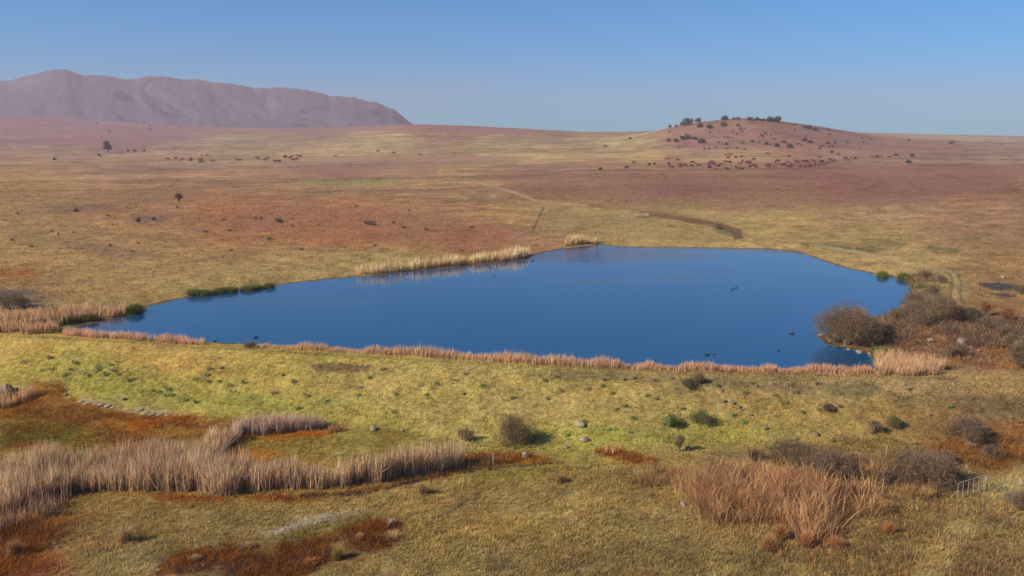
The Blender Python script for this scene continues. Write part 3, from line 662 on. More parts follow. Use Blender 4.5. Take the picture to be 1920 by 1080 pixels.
# the fringe along the right part of the wall: separate clumps run together, one uncountable fringe
P1 = []
edge = [(480,652),(560,655),(650,660),(730,664),(800,668),(900,675),(1000,681),(1100,686),(1200,690),(1300,693),(1400,695),(1500,697),(1645,700)]
ex = np.linspace(480, 1648, 15000); ey = np.interp(ex, [e[0] for e in edge], [e[1] for e in edge]) - 1.5
Xe, Ye = flat_at(ex, ey, 0.2); Xe = Xe + RNG.normal(0, .1, len(Xe)); Ye = Ye + RNG.normal(0.2, 0.55, len(Ye))
cl = fbm(Xe / 1.6, Xe * 0 + 3, 501, 3); keep = RNG.uniform(0, 1, len(Xe)) < sstep(0.15, 0.34, cl) * .7 + 0.3
Xe, Ye, cl, exk = Xe[keep], Ye[keep], cl[keep], ex[keep]
Ze = ground_z(Xe, Ye); Pe = np.stack([Xe, Ye, np.maximum(Ze, -.3)], 1)
he = (0.60 + .75 * sstep(.25, .75, cl)) * RNG.uniform(.55, 1.15, len(Xe)) * 1.0
he *= np.interp(exk, [480, 650, 800, 1100, 1400, 1648], [.62, .60, .85, .85, .62, .62]); he *= 1 + .35 * (RNG.uniform(0, 1, len(he)) ** 6)
tone = np.interp(exk, [480, 800, 1100, 1350, 1648], [0, 0.2, .2, .9, 1])[:, None]
ce = (lin((190, 156, 118)) * (1 - tone) + lin((184, 142, 108)) * tone) * 1.3 * RNG.uniform(.75, 1.25, (len(Xe), 1))
V, F3, C = blades(Pe, he, RNG.uniform(.025, .06, len(Xe)), ce, lean=.1, bend=.05, basecol=.8)
o = mesh_np('reed_bed', V, F3, M['reed'], col=C); tag(o, 'clumpy pink-brown reed fringe between the lake and the right two thirds of the dam wall', 'reeds', kind='stuff')

# tall russet thatching grass at the lower right
def tall_grass(name, label, poly, dens, h, col, seed, nb=11, spread=.28, lean=.3, gaps=.36, wid=.035, maxn=6000, cat='tall grass', warp=3, dark=.12):
    A = poly_area(poly); n = int(min(maxn, A * dens)); P = in_poly_px(poly, n, warp)
    d = fbm(P[:, 0] / 2.0, P[:, 1] / 2.0, 601 + seed, 3); P = P[RNG.uniform(0, 1, len(P)) < sstep(gaps, gaps + .14, d)]
    n = len(P); c = np.where(RNG.uniform(0, 1, (n, 1)) < dark, lin((104, 78, 66)), lin(col)) * 1.2 * (0.7 + .6 * fbm(P[:, 0] / 1.5, P[:, 1] / 1.5, 651 + seed, 3))[:, None]
    hh = h * RNG.uniform(.6, 1.25, n) * (0.6 + .8 * fbm(P[:, 0] / 3, P[:, 1] / 3, 671 + seed, 2))
    V, F3, C = tufts(P, nb, hh, np.full(n, wid), c, np.full(n, spread) * hh / max(h, .01), lean=lean, jit=.5, wind=(-.12, .05))
    o = mesh_np(name, V, F3, M['reed'], col=C); tag(o, label, cat, kind='stuff'); print(name, len(F3)); return o
tall_grass('thatching_grass', 'tall russet thatching grass leaning in the wind at the lower right',
 [(1270,915),(1320,890),(1420,890),(1500,904),(1570,915),(1640,925),(1665,955),(1630,985),(1560,1000),(1480,1015),(1400,990),(1330,978),(1290,945)], 7.5, 1.75, (188, 143, 98), 1, gaps=.30, nb=14, spread=.40, maxn=4800, dark=.15)
tall_grass('thatching_grass', 'smaller russet grass patch above the large one, near the thin pale post',
 [(1575,890),(1640,880),(1665,892),(1640,905),(1580,906)], 8, 1.2, (172, 132, 86), 3, maxn=700)
tall_grass('thatching_grass', 'pale straw grass stand at the left of the russet thatching grass, by the rusty ditch end',
 [(1160,885),(1230,882),(1280,895),(1260,925),(1190,915)], 5, .9, (160, 122, 84), 5, maxn=900)
tall_grass('thatching_grass', 'loose russet tussocks on the open ground right of the photo bottom middle',
 [(1400,1000),(1480,1000),(1560,1010),(1600,1040),(1540,1060),(1440,1050)], 1.6, .8, (160, 116, 70), 7, maxn=500, gaps=.4)
tall_grass('rusty_grass', 'rust red grass and bracken on the bank at the right edge below the lake',
 [(1730,838),(1800,828),(1930,822),(1930,868),(1860,882),(1770,868)], 7, .5, (146, 98, 46), 9, nb=9, spread=.25, lean=.5, maxn=2500, gaps=.3)
tall_grass('rusty_grass', 'red brown boggy grass around the wet hollow at the bottom left of the middle',
 [(290,1082),(330,1048),(420,1030),(560,1012),(640,992),(700,976),(752,988),(740,1022),(690,1050),(620,1072),(560,1085)], 7, .5, (130, 76, 28), 11, nb=12, spread=.3, lean=.6, maxn=2600, gaps=.38)
tall_grass('rusty_grass', 'orange rust grass band behind the big reed marsh on the left',
 [(0,748),(60,726),(110,735),(200,775),(330,785),(440,792),(430,818),(400,832),(250,832),(120,838),(0,840)], 6, .42, (142, 92, 36), 13, nb=9, spread=.25, lean=.5, maxn=3800, gaps=.38)
tall_grass('rusty_grass', 'vivid orange grass in the ditch at the foot of the embankment, right of the middle',
 [(1115,844),(1150,842),(1190,852),(1232,866),(1225,874),(1180,868),(1130,856)], 14, .45, (150, 98, 40), 15, nb=9, spread=.2, maxn=900, gaps=.2, warp=.6)
tall_grass('rusty_grass', 'rusty grass clumps around the two fence posts at the end of the reed marsh',
 [(860,862),(880,850),(960,852),(1020,862),(960,868),(880,876)], 9, .5, (144, 94, 38), 17, nb=9, spread=.2, maxn=700, gaps=.35, warp=.8)
tall_grass('rusty_grass', 'dark rust grass in the lower left corner of the photo',
 [(-40,1000),(60,985),(100,1000),(70,1050),(55,1090),(-40,1090)], 7, .6, (138, 84, 34), 19, nb=10, spread=.28, maxn=1400, gaps=.3)
tall_grass('rusty_grass', 'coppery scrub and grass on the bank right of the lake, under the grey shrubs',
 [(1650,612),(1760,615),(1930,600),(1930,690),(1850,695),(1780,680),(1700,655),(1640,645)], 3.2, .5, (152, 108, 66), 21, nb=9, spread=.3, lean=.5, maxn=3500, gaps=.36)
tall_grass('rusty_grass', 'fringe of rusty grass under the near edge of the big reed marsh',
 [(270,930),(420,934),(560,930),(700,914),(800,893),(880,876),(880,880),(800,900),(700,921),(560,938),(420,942),(280,938)], 9, .4, (150, 84, 34), 23, nb=8, spread=.2, maxn=1500, gaps=.38, warp=.8)

tall_grass('rough_grass', 'rough brown and straw grass hummocks covering the lower right corner of the photo',
 [(1560,905),(1700,900),(1780,935),(1930,950),(1930,1090),(1440,1090),(1520,1040),(1650,990)], 4.2, .55, (158, 124, 76), 31, nb=11, spread=.36, lean=.5, maxn=5600, gaps=.34, dark=.42)
tall_grass('rough_grass', 'rough dry grass band above the meadow, right of the reed marsh',
 [(930,880),(1060,870),(1180,880),(1240,900),(1200,925),(1080,905),(940,895)], 4, .4, (164, 132, 82), 33, nb=9, spread=.3, lean=.4, maxn=1500, gaps=.36)
tall_grass('rough_grass', 'olive brown coarse grass between the thicket and the embankment at the right',
 [(1500,830),(1640,815),(1760,825),(1730,862),(1600,868),(1500,850)], 4, .5, (138, 116, 72), 35, nb=10, spread=.34, lean=.5, maxn=2800, gaps=.32, dark=.3)
tall_grass('dry_weeds', 'grey mauve dead weeds along the upper part of the right embankment',
 [(1000,700),(1150,702),(1300,708),(1480,714),(1640,716),(1650,742),(1500,738),(1350,734),(1150,722),(1010,715)], 3.2, .42, (160, 138, 110), 37, nb=7, spread=.35, lean=.5, maxn=2600, gaps=.44, wid=.03)
tall_grass('dry_weeds', 'grey dead weeds on the embankment at the right edge, above the dark bush',
 [(1640,745),(1760,738),(1930,745),(1930,800),(1800,790),(1680,775)], 3, .42, (146, 126, 92), 39, nb=7, spread=.35, lean=.5, maxn=2200, gaps=.40, wid=.03)
tall_grass('meadow_tufts', 'scattered straw tufts and dark tussocks over the open meadow in front',
 [(60,960),(240,935),(500,945),(760,925),(960,900),(1220,930),(1300,985),(1440,1030),(1450,1090),(760,1090),(770,980),(640,965),(420,1020),(280,1050),(280,1090),(60,1090)], 1.1, .30, (168, 142, 86), 41, nb=10, spread=.3, lean=.5, maxn=3600, gaps=.46)
tall_grass('embankment_tufts', 'pale and olive tufts scattered over the yellow green embankment slope',
 [(0,650),(300,665),(600,685),(900,705),(1300,730),(1640,740),(1640,800),(1300,830),(1000,815),(700,785),(400,770),(200,740),(0,700)], 1.5, .30, (170, 156, 92), 43, nb=9, spread=.3, lean=.5, maxn=3600, gaps=.46)

tall_grass('bank_scrub', 'dense low brown scrub and dead grass on the bank right of the lake',
 [(1650,600),(1700,585),(1760,560),(1790,600),(1860,600),(1930,600),(1930,660),(1850,655),(1760,640),(1690,650),(1645,640)], 4.2, .9, (130, 106, 80), 51, nb=12, spread=.45, lean=.55, maxn=5200, gaps=.28, dark=.35, wid=.045)
tall_grass('bank_scrub', 'brown scrub strip along the upper right shore, between water and track',
 [(1640,514),(1700,517),(1760,515),(1772,540),(1765,575),(1740,580),(1700,585),(1706,560),(1714,538),(1700,524)], 2.6, .8, (136, 118, 80), 53, nb=12, spread=.4, lean=.5, maxn=1600, gaps=.34, wid=.05)
tall_grass('bank_scrub', 'dark brown thicket undergrowth up-slope and left of the steel gate',
 [(1640,880),(1720,858),(1800,880),(1795,920),(1720,925),(1650,905)], 7, .9, (132, 106, 78), 55, nb=13, spread=.45, lean=.5, maxn=2600, gaps=.28, dark=.4, wid=.035)
# ------------------------------------------------------------------ tubes, shrubs, trees
def tube(pts, rad, sides=5):
    pts = np.array(pts, float); rad = np.array(rad, float); n = len(pts); V = []; Fq = []
    for i in range(n):
        d = pts[min(i + 1, n - 1)] - pts[max(i - 1, 0)]; d /= np.linalg.norm(d) + 1e-9
        a = np.cross(d, [0.3, 0.9, 0.1]); a /= np.linalg.norm(a) + 1e-9; b_ = np.cross(d, a)
        for k_ in range(sides):
            t = 2 * math.pi * k_ / sides; V.append(pts[i] + rad[i] * (math.cos(t) * a + math.sin(t) * b_))
    for i in range(n - 1):
        for k_ in range(sides):
            Fq.append([i * sides + k_, i * sides + (k_ + 1) % sides, (i + 1) * sides + (k_ + 1) % sides, (i + 1) * sides + k_])
    for base in (0, (n - 1) * sides):
        if sides == 4: Fq.append([base, base + 1, base + 2, base + 3])
    return V, Fq
def join(parts):
    V = []; Fq = []; o = 0
    for v, f in parts:
        V += list(v); Fq += [[a + o for a in q] for q in f]; o += len(v)
    return np.array(V), np.array(Fq)
def shrub(name, label, cat, px, py, wpx, hpx, col, twig=None, leafy=1.0, n=900, leaf=0.10, group=None, seed=0, stem=0.16, twiggy=0.5, trunk_name='trunk', lobes=9, loc=None, squash=1.0, up=0.0):
    rs = np.random.default_rng(1000 + seed)
    p = spot(px, py) if loc is None else loc; k_ = dist_px(p); W_ = wpx / k_ * (1.22 if wpx > 20 else 1.05); Hh = hpx / k_
    root = empty(name, (p[0], p[1], p[2] - 0.05), rs.uniform(-.3, .3)); tag(root, label, cat, group)
    R = W_ / 2
    # clumps of twigs in the crown volume
    L = []
    for i in range(lobes):
        a = rs.uniform(0, 2 * math.pi); r = R * rs.uniform(.15, .68); zc = Hh * rs.uniform(.38 + up, .80)
        zz = zc * (1 - 0.45 * (r / R) ** 2)
        L.append((r * math.cos(a), r * math.sin(a) * .85, zz, rs.uniform(.26, .42) * min(R, Hh) * 1.15))
    L.append((0, 0, Hh * .72, .38 * min(R, Hh)))
    parts = []
    for (x, y_, z_, rr) in L[:7]:
        m_ = np.array([x * .35 + rs.normal(0, .05 * R), y_ * .35 + rs.normal(0, .05 * R), z_ * .5])
        st = stem * min(1, Hh / 3) * rs.uniform(.5, .9)
        parts.append(tube([[rs.normal(0, .05), rs.normal(0, .05), -.1], m_, [x, y_, z_]], [st, st * .6, st * .2], 4))
    V, Fq = join(parts); mesh_np(trunk_name, V, Fq, M['bark'], parent=root)
    # twigs: thin ribbons radiating in each clump; leaves: little quads near them
    Lq = np.array(L); ci = rs.integers(0, len(L), n)
    d = rs.normal(0, 1, (n, 3)); d /= np.linalg.norm(d, axis=1)[:, None]; rr = Lq[ci, 3] * rs.uniform(.25, 1.12, n) ** .7
    c = Lq[ci, :3] + d * rr[:, None]
    c[:, 2] = np.maximum(c[:, 2], 0.05 * Hh + rs.uniform(0, .12, n) * Hh)
    side = rs.normal(0, 1, (n, 3)); side /= np.linalg.norm(side, axis=1)[:, None]
    dirn = d * .6 + rs.normal(0, .4, (n, 3)) + np.array([0, 0, .25]); dirn /= np.linalg.norm(dirn, axis=1)[:, None]
    istw = rs.uniform(0, 1, n) < twiggy
    ln = np.where(istw, leaf * rs.uniform(3, 7, n), leaf * rs.uniform(.8, 1.6, n)); wd = np.where(istw, leaf * .28, leaf * rs.uniform(.6, 1.1, n))
    A = c - dirn * ln[:, None] * .5; B = c + dirn * ln[:, None] * .5; S = np.cross(dirn, side); S /= np.linalg.norm(S, axis=1)[:, None] + 1e-9; S *= wd[:, None] * .5
    V = np.stack([A - S, A + S, B + S * .6, B - S * .6], 1).reshape(-1, 3)
    Fq = (np.arange(n) * 4)[:, None] + [0, 1, 2, 3]
    tw = lin(twig if twig is not None else (138, 114, 88)) * 1.12
    cc = np.where(istw[:, None], tw, lin(col) * 1.12) * rs.uniform(.65, 1.35, (n, 1)) * rs.uniform(.93, 1.07, (n, 3))
    # clumps differ in tone
    ct = rs.uniform(.8, 1.25, len(L))[ci][:, None]
    mesh_np('crown', V, Fq, M['leaf'], parent=root, col=np.repeat(np.clip(cc * ct, 0, .8), 4, 0))
    return root
sd_ = 0
def S(*a, **k):
    global sd_
    sd_ += 1; return shrub(*a, seed=sd_, **k)
# the bank right of the lake
S('willow_bush', 'broad grey-brown willow bush on the point, overhanging the lake', 'bush', 1586, 647, 116, 72, (130, 112, 76), n=22000, leaf=.085, twiggy=.55, lobes=34, stem=.25)
S('bush', 'thin leafless bush leaning right from the broad willow bush', 'bush', 1640, 632, 44, 42, (140, 118, 80), n=1800, leaf=.09, twiggy=.8)
S('bush', 'grey bare bush on the bank directly behind the point', 'bush', 1708, 600, 60, 34, (130, 112, 88), n=2600, leaf=.10, twiggy=.8, lobes=12)
S('bush', 'tall grey twiggy bush beside the lower end of the track', 'bush', 1760, 603, 70, 52, (138, 120, 84), n=3600, leaf=.10, twiggy=.75, lobes=14)
S('bush', 'dark leafy bush just right of the tall grey bush by the track', 'bush', 1815, 606, 50, 30, (84, 86, 58), n=2600, leaf=.10, twiggy=.35)
S('bush', 'low dark green bush where the lake touches the right bank', 'bush', 1684, 592, 24, 16, (82, 92, 46), n=900, leaf=.09, twiggy=.2)
S('bush', 'round brown bush on the right shore, below the yellow sedge', 'bush', 1712, 572, 30, 28, (118, 104, 78), n=1400, leaf=.09, twiggy=.7)
S('bush', 'green-grey bush on the right shore beside the track', 'bush', 1748, 556, 34, 22, (112, 112, 78), n=1400, leaf=.09, twiggy=.5)
S('bush', 'small mauve-grey bush between the vehicle track and the green sedges', 'bush', 1766, 532, 24, 18, (124, 104, 84), n=900, leaf=.09, twiggy=.7)
S('bush', 'brown bush at the top of the right shore, where the track bends', 'bush', 1735, 524, 30, 20, (124, 104, 76), n=1000, leaf=.10, twiggy=.7)
S('bush', 'orange-leaved bush on the far right bank, right of the track', 'bush', 1848, 592, 30, 26, (168, 98, 52), n=1300, leaf=.09, twiggy=.4)
S('bush', 'orange-leaved bush nearest the right edge, above the grey scrub', 'bush', 1890, 602, 34, 26, (168, 100, 56), n=1400, leaf=.09, twiggy=.4)
S('bush', 'grey scrub below the two orange-leaved bushes', 'bush', 1882, 632, 44, 24, (124, 108, 84), n=1800, leaf=.09, twiggy=.8)
S('bush', 'olive grey bush in the coppery scrub above the straw reeds', 'bush', 1795, 668, 54, 24, (120, 108, 72), n=2200, leaf=.09, twiggy=.6)
S('bush', 'large grey bush cut off by the right edge, level with the dam top', 'bush', 1916, 690, 60, 54, (124, 112, 82), n=3800, leaf=.10, twiggy=.7, lobes=12)
S('bush', 'dark bush at the right edge beside the purple wet patches', 'bush', 1916, 552, 24, 18, (90, 86, 62), n=700, leaf=.1, twiggy=.5)
for i_, (x_, y_, w_, h_, c_, lb_) in enumerate([(1690,606,46,30,(126,108,82),'grey bush between the point and the bank thicket'),(1735,612,60,34,(120,104,80),'broad brown bush in the middle of the bank thicket'),
  (1785,602,50,36,(134,116,84),'pale grey bush at the right of the bank thicket, at the end of the track'),(1720,588,40,26,(112,102,74),'olive bush behind the broad brown bush of the bank thicket'),(1770,580,34,26,(128,112,84),'grey bush touching the lower end of the vehicle track'),
  (1655,622,30,18,(110,100,72),'low olive bush between the broad willow and the bank thicket'),(1845,620,46,22,(124,108,84),'low grey bush below the dark leafy bush'),(1900,655,40,28,(116,100,78),'grey bush above the large one at the right edge')]):
    S('bush', lb_, 'bush', x_, y_, w_, h_, c_, n=2400, leaf=.1, twiggy=.75, lobes=12)
# embankment and below it
S('bush', 'round olive bush at the foot of the embankment near the photo middle', 'bush', 960, 830, 72, 56, (134, 120, 62), twig=(126, 102, 90), n=6500, leaf=.07, twiggy=.5, lobes=16)
S('bush', 'small grey bare bush left of the round olive bush', 'bush', 874, 826, 34, 30, (120, 104, 80), n=1800, leaf=.06, twiggy=.8)
S('bush', 'green bush on the lower embankment, left one of a pair', 'bush', 1257, 800, 36, 26, (100, 130, 66), n=1800, leaf=.07, twiggy=.2)
S('bush', 'green bush on the lower embankment with brown twigs, right one of a pair', 'bush', 1315, 794, 38, 28, (104, 124, 66), n=1900, leaf=.07, twiggy=.35)
S('bush', 'spiky grey-green weed below the pair of green bushes', 'bush', 1274, 846, 22, 38, (120, 124, 78), n=900, leaf=.07, twiggy=.8, lobes=6)
S('bush', 'small green bush high on the embankment right of the middle', 'bush', 1290, 727, 26, 20, (86, 104, 58), n=900, leaf=.07, twiggy=.3)
S('bush', 'grey twiggy bush beside the small green one high on the embankment', 'bush', 1308, 718, 26, 22, (138, 122, 92), n=900, leaf=.07, twiggy=.85)
S('bush', 'grey-green bush behind the tall russet grass, left one', 'bush', 1478, 868, 100, 46, (108, 102, 66), n=5200, leaf=.08, twiggy=.6, lobes=16)
S('bush', 'grey bare bush in front of the grey-green one, above the russet grass', 'bush', 1545, 898, 84, 60, (128, 112, 82), n=5200, leaf=.08, twiggy=.85, lobes=14)
S('bush', 'dark spreading bush low on the right embankment', 'bush', 1815, 828, 86, 44, (100, 86, 66), n=4600, leaf=.08, twiggy=.75, lobes=14)
S('bush', 'grey bush with a pale upright stem on the right embankment', 'bush', 1640, 812, 26, 26, (128, 122, 98), n=900, leaf=.07, twiggy=.7)
S('bush', 'green and yellow bush right of the pale-stemmed grey bush', 'bush', 1674, 800, 34, 24, (118, 124, 52), n=1400, leaf=.07, twiggy=.3)
S('bush', 'long grey thicket up-slope of the steel gate', 'bush', 1745, 905, 96, 54, (110, 94, 72), n=5200, leaf=.08, twiggy=.8, lobes=18)
S('bush', 'brown thicket between the steel gate and the russet grass', 'bush', 1700, 880, 60, 34, (108, 90, 64), n=2600, leaf=.08, twiggy=.75, lobes=12)
S('bush', 'grey bush at the right edge, on the dark grey arc beside the gate', 'bush', 1912, 955, 40, 30, (118, 106, 90), n=1500, leaf=.07, twiggy=.85)
S('bush', 'grey shrub at the left edge above the reed thicket', 'bush', 14, 578, 66, 36, (112, 102, 86), n=2400, leaf=.10, twiggy=.75, lobes=12)
S('bush', 'low grey shrub right of the one at the left edge', 'bush', 46, 574, 26, 16, (104, 90, 80), n=800, leaf=.10, twiggy=.75)
S('bush', 'dark olive bush among the reeds on the dam top, left of the middle', 'bush', 470, 653, 30, 12, (112, 100, 62), n=900, leaf=.07, twiggy=.5)
S('bush', 'grey-green bush on the flat pasture near the little stream', 'bush', 1346, 429, 16, 9, (104, 104, 74), n=500, leaf=.15, twiggy=.5)
for i_, (x_, y_, w_, h_, lb_) in enumerate([(1600,872,44,22,'low mauve twiggy bush in the gap right of the grey bare bush'),(1415,862,34,20,'low dark bush at the left end of the grey-green bushes'),
  (1770,868,44,24,'brown bush above the thicket, below the dark spreading bush'),(1660,905,40,22,'low mauve bush left of the brown thicket by the gate'),(1785,915,34,24,'bush touching the left end of the steel gate'),
  (1860,858,40,22,'brown bush in the rust red bracken at the right edge'),(1345,885,36,18,'dark twiggy bush at the upper left end of the thatching grass'),(1555,770,26,12,'low grey bush on the right embankment, half way up')]):
    S('bush', lb_, 'bush', x_, y_, w_, h_, (112, 94, 72), n=1800, leaf=.08, twiggy=.8, lobes=9)
# green weeds scattered over the embankment, and dry stalks
def zone(x, y_):
    a = ['at the left end above the rusty ground', 'left of the bare brown patch', 'below the bare brown patch', 'up-slope of the round olive bush', 'up-slope of the orange ditch grass',
         'near the pair of green bushes', 'up-slope of the grey-green bushes', 'towards the right end'][int(np.digitize(x, [240, 560, 760, 1010, 1170, 1330, 1560]))]
    top = float(np.interp(x, [0, 600, 1200, 1900], [630, 665, 698, 708])); r = (y_ - top)
    return a + (', near the crest' if r < 32 else (', half way down' if r < 70 else ', near the foot'))
GW = [(80,692),(45,678),(90,668),(130,690),(140,680),(95,690),(120,700),(185,685),(180,692),(208,682),(220,676),(195,700),(222,700),(165,702),(250,708),(240,712),(285,730),(300,732),(312,728),(310,740),(325,738),(365,708),
      (393,690),(388,700),(415,687),(345,748),(365,752),(390,712),(410,712),(427,720),(470,745),(530,700),(548,715),(560,764),(718,690),(740,735),(690,706),(672,738),(800,738),(815,718),(735,770),(905,720),(870,735),
      (1020,712),(1145,735),(1155,765),(1170,760),(1185,782),(1230,745),(1215,738),(1280,765),(1345,720),(1420,722),(1470,755),(1440,835),(1505,770),(1535,765),(1560,825),(1780,760),(1870,735),(1095,790),(1062,815),(1180,808),(1142,802),
      (1500,838),(1395,735),(1410,716),(1375,778),(1395,790),(1130,720),(905,762),(960,745),(1025,745),(610,750),(455,715)]
for i, (x, y_) in enumerate(GW):
    S('weed', 'small green weed, ' + zone(x, y_), 'weed', x, y_ + 4, 9 + (i * 7) % 12, 4 + (i * 5) % 7, (128, 150, 82), twig=(160, 154, 96), n=80, leaf=.09, twiggy=.45, lobes=4, stem=.05, group='green weeds dotted over the embankment', trunk_name='stem')
DW = [(137,678),(90,672),(212,695),(154,700),(1490,735),(1530,720),(1700,728),(1130,712),(1040,705),(1165,712),(1185,708),(1220,712),(1255,708),(1450,742),(1480,722),(1570,762),(1740,778),(1050,732),(1100,728),(848,712),(510,735),(570,742),(672,725),(870,700)]
for i, (x, y_) in enumerate(DW):
    S('dead_weed', 'dry grey weed, ' + zone(x, y_), 'weed', x, y_ + 3, 10 + (i * 5) % 8, 10 + (i * 3) % 6, (176, 156, 118), twig=(176, 156, 124), n=90, leaf=.07, twiggy=.9, lobes=4, stem=.05, group='dry weed stalks on the embankment', trunk_name='stem')
# veld trees
S('tree', 'lone tall dark tree on the plain at the left, well beyond the lake', 'tree', 203, 287, 16, 27, (74, 88, 66), n=1800, leaf=.55, twiggy=.1, lobes=14, stem=.6, up=.0)
S('tree', 'small flat-topped thorn tree on the left slope beyond the lake', 'tree', 335, 378, 22, 15, (92, 90, 66), n=700, leaf=.28, twiggy=.4, lobes=9, stem=.5, up=.25)
S('bush', 'dark bush among rocks on the left slope, below the thorn tree', 'bush', 260, 418, 12, 10, (80, 78, 56), n=260, leaf=.22, twiggy=.3)
S('bush', 'second dark bush among the rocks on the left slope, further right', 'bush', 289, 414, 9, 7, (80, 66, 58), n=200, leaf=.2, twiggy=.3)
S('bush', 'low dark bush highest on the left slope rocks', 'bush', 143, 397, 18, 6, (84, 66, 60), n=240, leaf=.22, twiggy=.3)
S('bush', 'grey bush left end of the russet slope beyond the lake', 'bush', 522, 417, 18, 8, (108, 96, 84), n=260, leaf=.22, twiggy=.5)
S('bush', 'grey bush in the middle of the russet slope beyond the lake', 'bush', 692, 422, 34, 9, (112, 94, 82), n=360, leaf=.22, twiggy=.6)
S('bush', 'bright green bush on the left of the russet slope', 'bush', 505, 449, 11, 5, (92, 120, 58), n=160, leaf=.2, twiggy=.1)
S('bush', 'bright green bush on the right of the russet slope', 'bush', 757, 428, 10, 5, (100, 120, 62), n=160, leaf=.2, twiggy=.1)
S('bush', 'dark bush on the low rise left of the rocky hill', 'bush', 1182, 262, 6, 5, (86, 84, 74), n=120, leaf=.5, twiggy=.2)
# rocky hill
KO = [  # px, base py, width, height, label
 (1404-44-73,235,24,14,'large dark bush on the skyline at the left shoulder of the rocky hill'),
 (1309,229,12,8,'bush right of the large one on the left shoulder of the rocky hill'),
 (1256,239,7,6,'small bush lowest on the left skyline of the rocky hill'),
 (1268,238,7,5,'second small bush up the left skyline of the rocky hill'),
 (1360,225,15,9,'peaked dark tree on the summit of the rocky hill, left of the others there'),
 (1376,224,8,4,'low bush on the summit just right of the peaked tree'),
 (1384,224,7,5,'low round bush on the summit, second right of the peaked tree'),
 (1406,226,12,7,'round bush on the summit left of the peaked bush pair'),
 (1419,226,9,7,'peaked bush in the middle of the summit right half'),
 (1430,227,8,5,'small bush on the summit just left of the tree clump'),
 (1443,228,14,9,'left half of the tree clump at the right end of the summit'),
 (1456,229,16,11,'tallest tree of the clump at the right end of the summit'),
 (1312,238,13,8,'dark bush under the left shoulder of the rocky hill'),
 (1330,241,14,9,'greyish bush below the summit, between two darker ones'),
 (1357,237,13,9,'big dark bush just below the peaked tree of the rocky hill'),
 (1388,243,7,5,'lone small bush below the summit middle of the rocky hill'),
 (1383,236,9,4,'low shrubs strip below the summit of the rocky hill'),
 (1254,266,7,7,'bush at the left foot of the rocky hill, left of the grey outcrop'),
 (1268,266,10,6,'left end bush of the grey outcrop on the left foot of the hill'),
 (1279,262,14,7,'middle bush of the grey outcrop on the left foot of the hill'),
 (1290,260,14,8,'highest bush of the grey outcrop on the left foot of the hill'),
 (1302,262,10,6,'pale grey bush right in the outcrop on the left foot of the hill'),
 (1316,268,16,9,'dark bush right of the grey outcrop on the left foot of the hill'),
 (1362,272,8,5,'single round bush at the middle foot of the rocky hill'),
 (1427,256,5,5,'tiny bush alone high on the right flank of the rocky hill'),
 (1410,266,8,4,'low bush in the middle of the hill, above the cattle'),
 (1437,271,8,6,'bush left of the pair on the right foot of the hill'),
 (1457,275,13,7,'left bush of the pair on the right foot of the hill'),
 (1481,277,15,8,'right bush of the pair on the right foot of the hill'),
 (1470,268,12,5,'bush above the pair on the right foot of the hill'),
 (1508,264,8,6,'first bush of two along the right flank of the hill'),
 (1519,268,10,6,'second bush of two along the right flank of the hill'),
 (1508,240,10,6,'left bush of the skyline thicket on the right shoulder of the hill'),
 (1517,242,14,8,'middle bush of the skyline thicket on the right shoulder'),
 (1528,245,12,6,'right bush of the skyline thicket on the right shoulder'),
 (1490,235,16,3,'low shrubs on the skyline left of the right shoulder thicket'),
 (1553,244,6,4,'tiny bush on the skyline beyond the right shoulder thicket'),
 (1555,253,6,3,'greenish bush just under the skyline beyond the right shoulder'),
 (1553,269,6,4,'faint bush far down the right slope, left one'),
 (1565,269,6,5,'faint bush far down the right slope, right one'),
 (1560,287,8,6,'dark bush above the lone cow, right of the hill'),
 (1679,292,9,5,'dark bush at the end of the pale strip, right of the herd'),
 (1711,294,10,6,'dark bush furthest right beyond the herd'),
 (1703,307,12,7,'dark bush among stones on the boundary line right of the herd'),
 (1783,270,16,6,'low dark bushes on the right-hand slope, far right'),
 (1704,265,6,4,'tiny bush on the slope below the pale ridge, right of the hill'),
 (1135,275,9,3,'low grey bush in the pale grass left of the hill'),
]
for (x, y_, w_, h_, lb) in KO:
    S('bush', lb, 'bush', x, y_, w_ * (1.25 if y_ < 231 else 1.1), h_ * .9, (96, 100, 96), n=int(120 + 9 * w_ * h_), leaf=.5, twiggy=.15, lobes=7, stem=.3, up=-.1)
# far-off dark dots on the left plain
for i, (x, y_) in enumerate([(182,231),(203,221),(270,232),(281,235),(296,234),(310,235),(338,236),(281,243),(186,291),(103,299),(240,283),(252,283),(270,283)]):
    S('bush', 'tiny dark bush dotted on the distant left plain', 'bush', x, y_ + 1, 5, 3, (80, 82, 78), n=60, leaf=1.2, twiggy=.1, lobes=4, group='tiny bushes on the distant left plain')
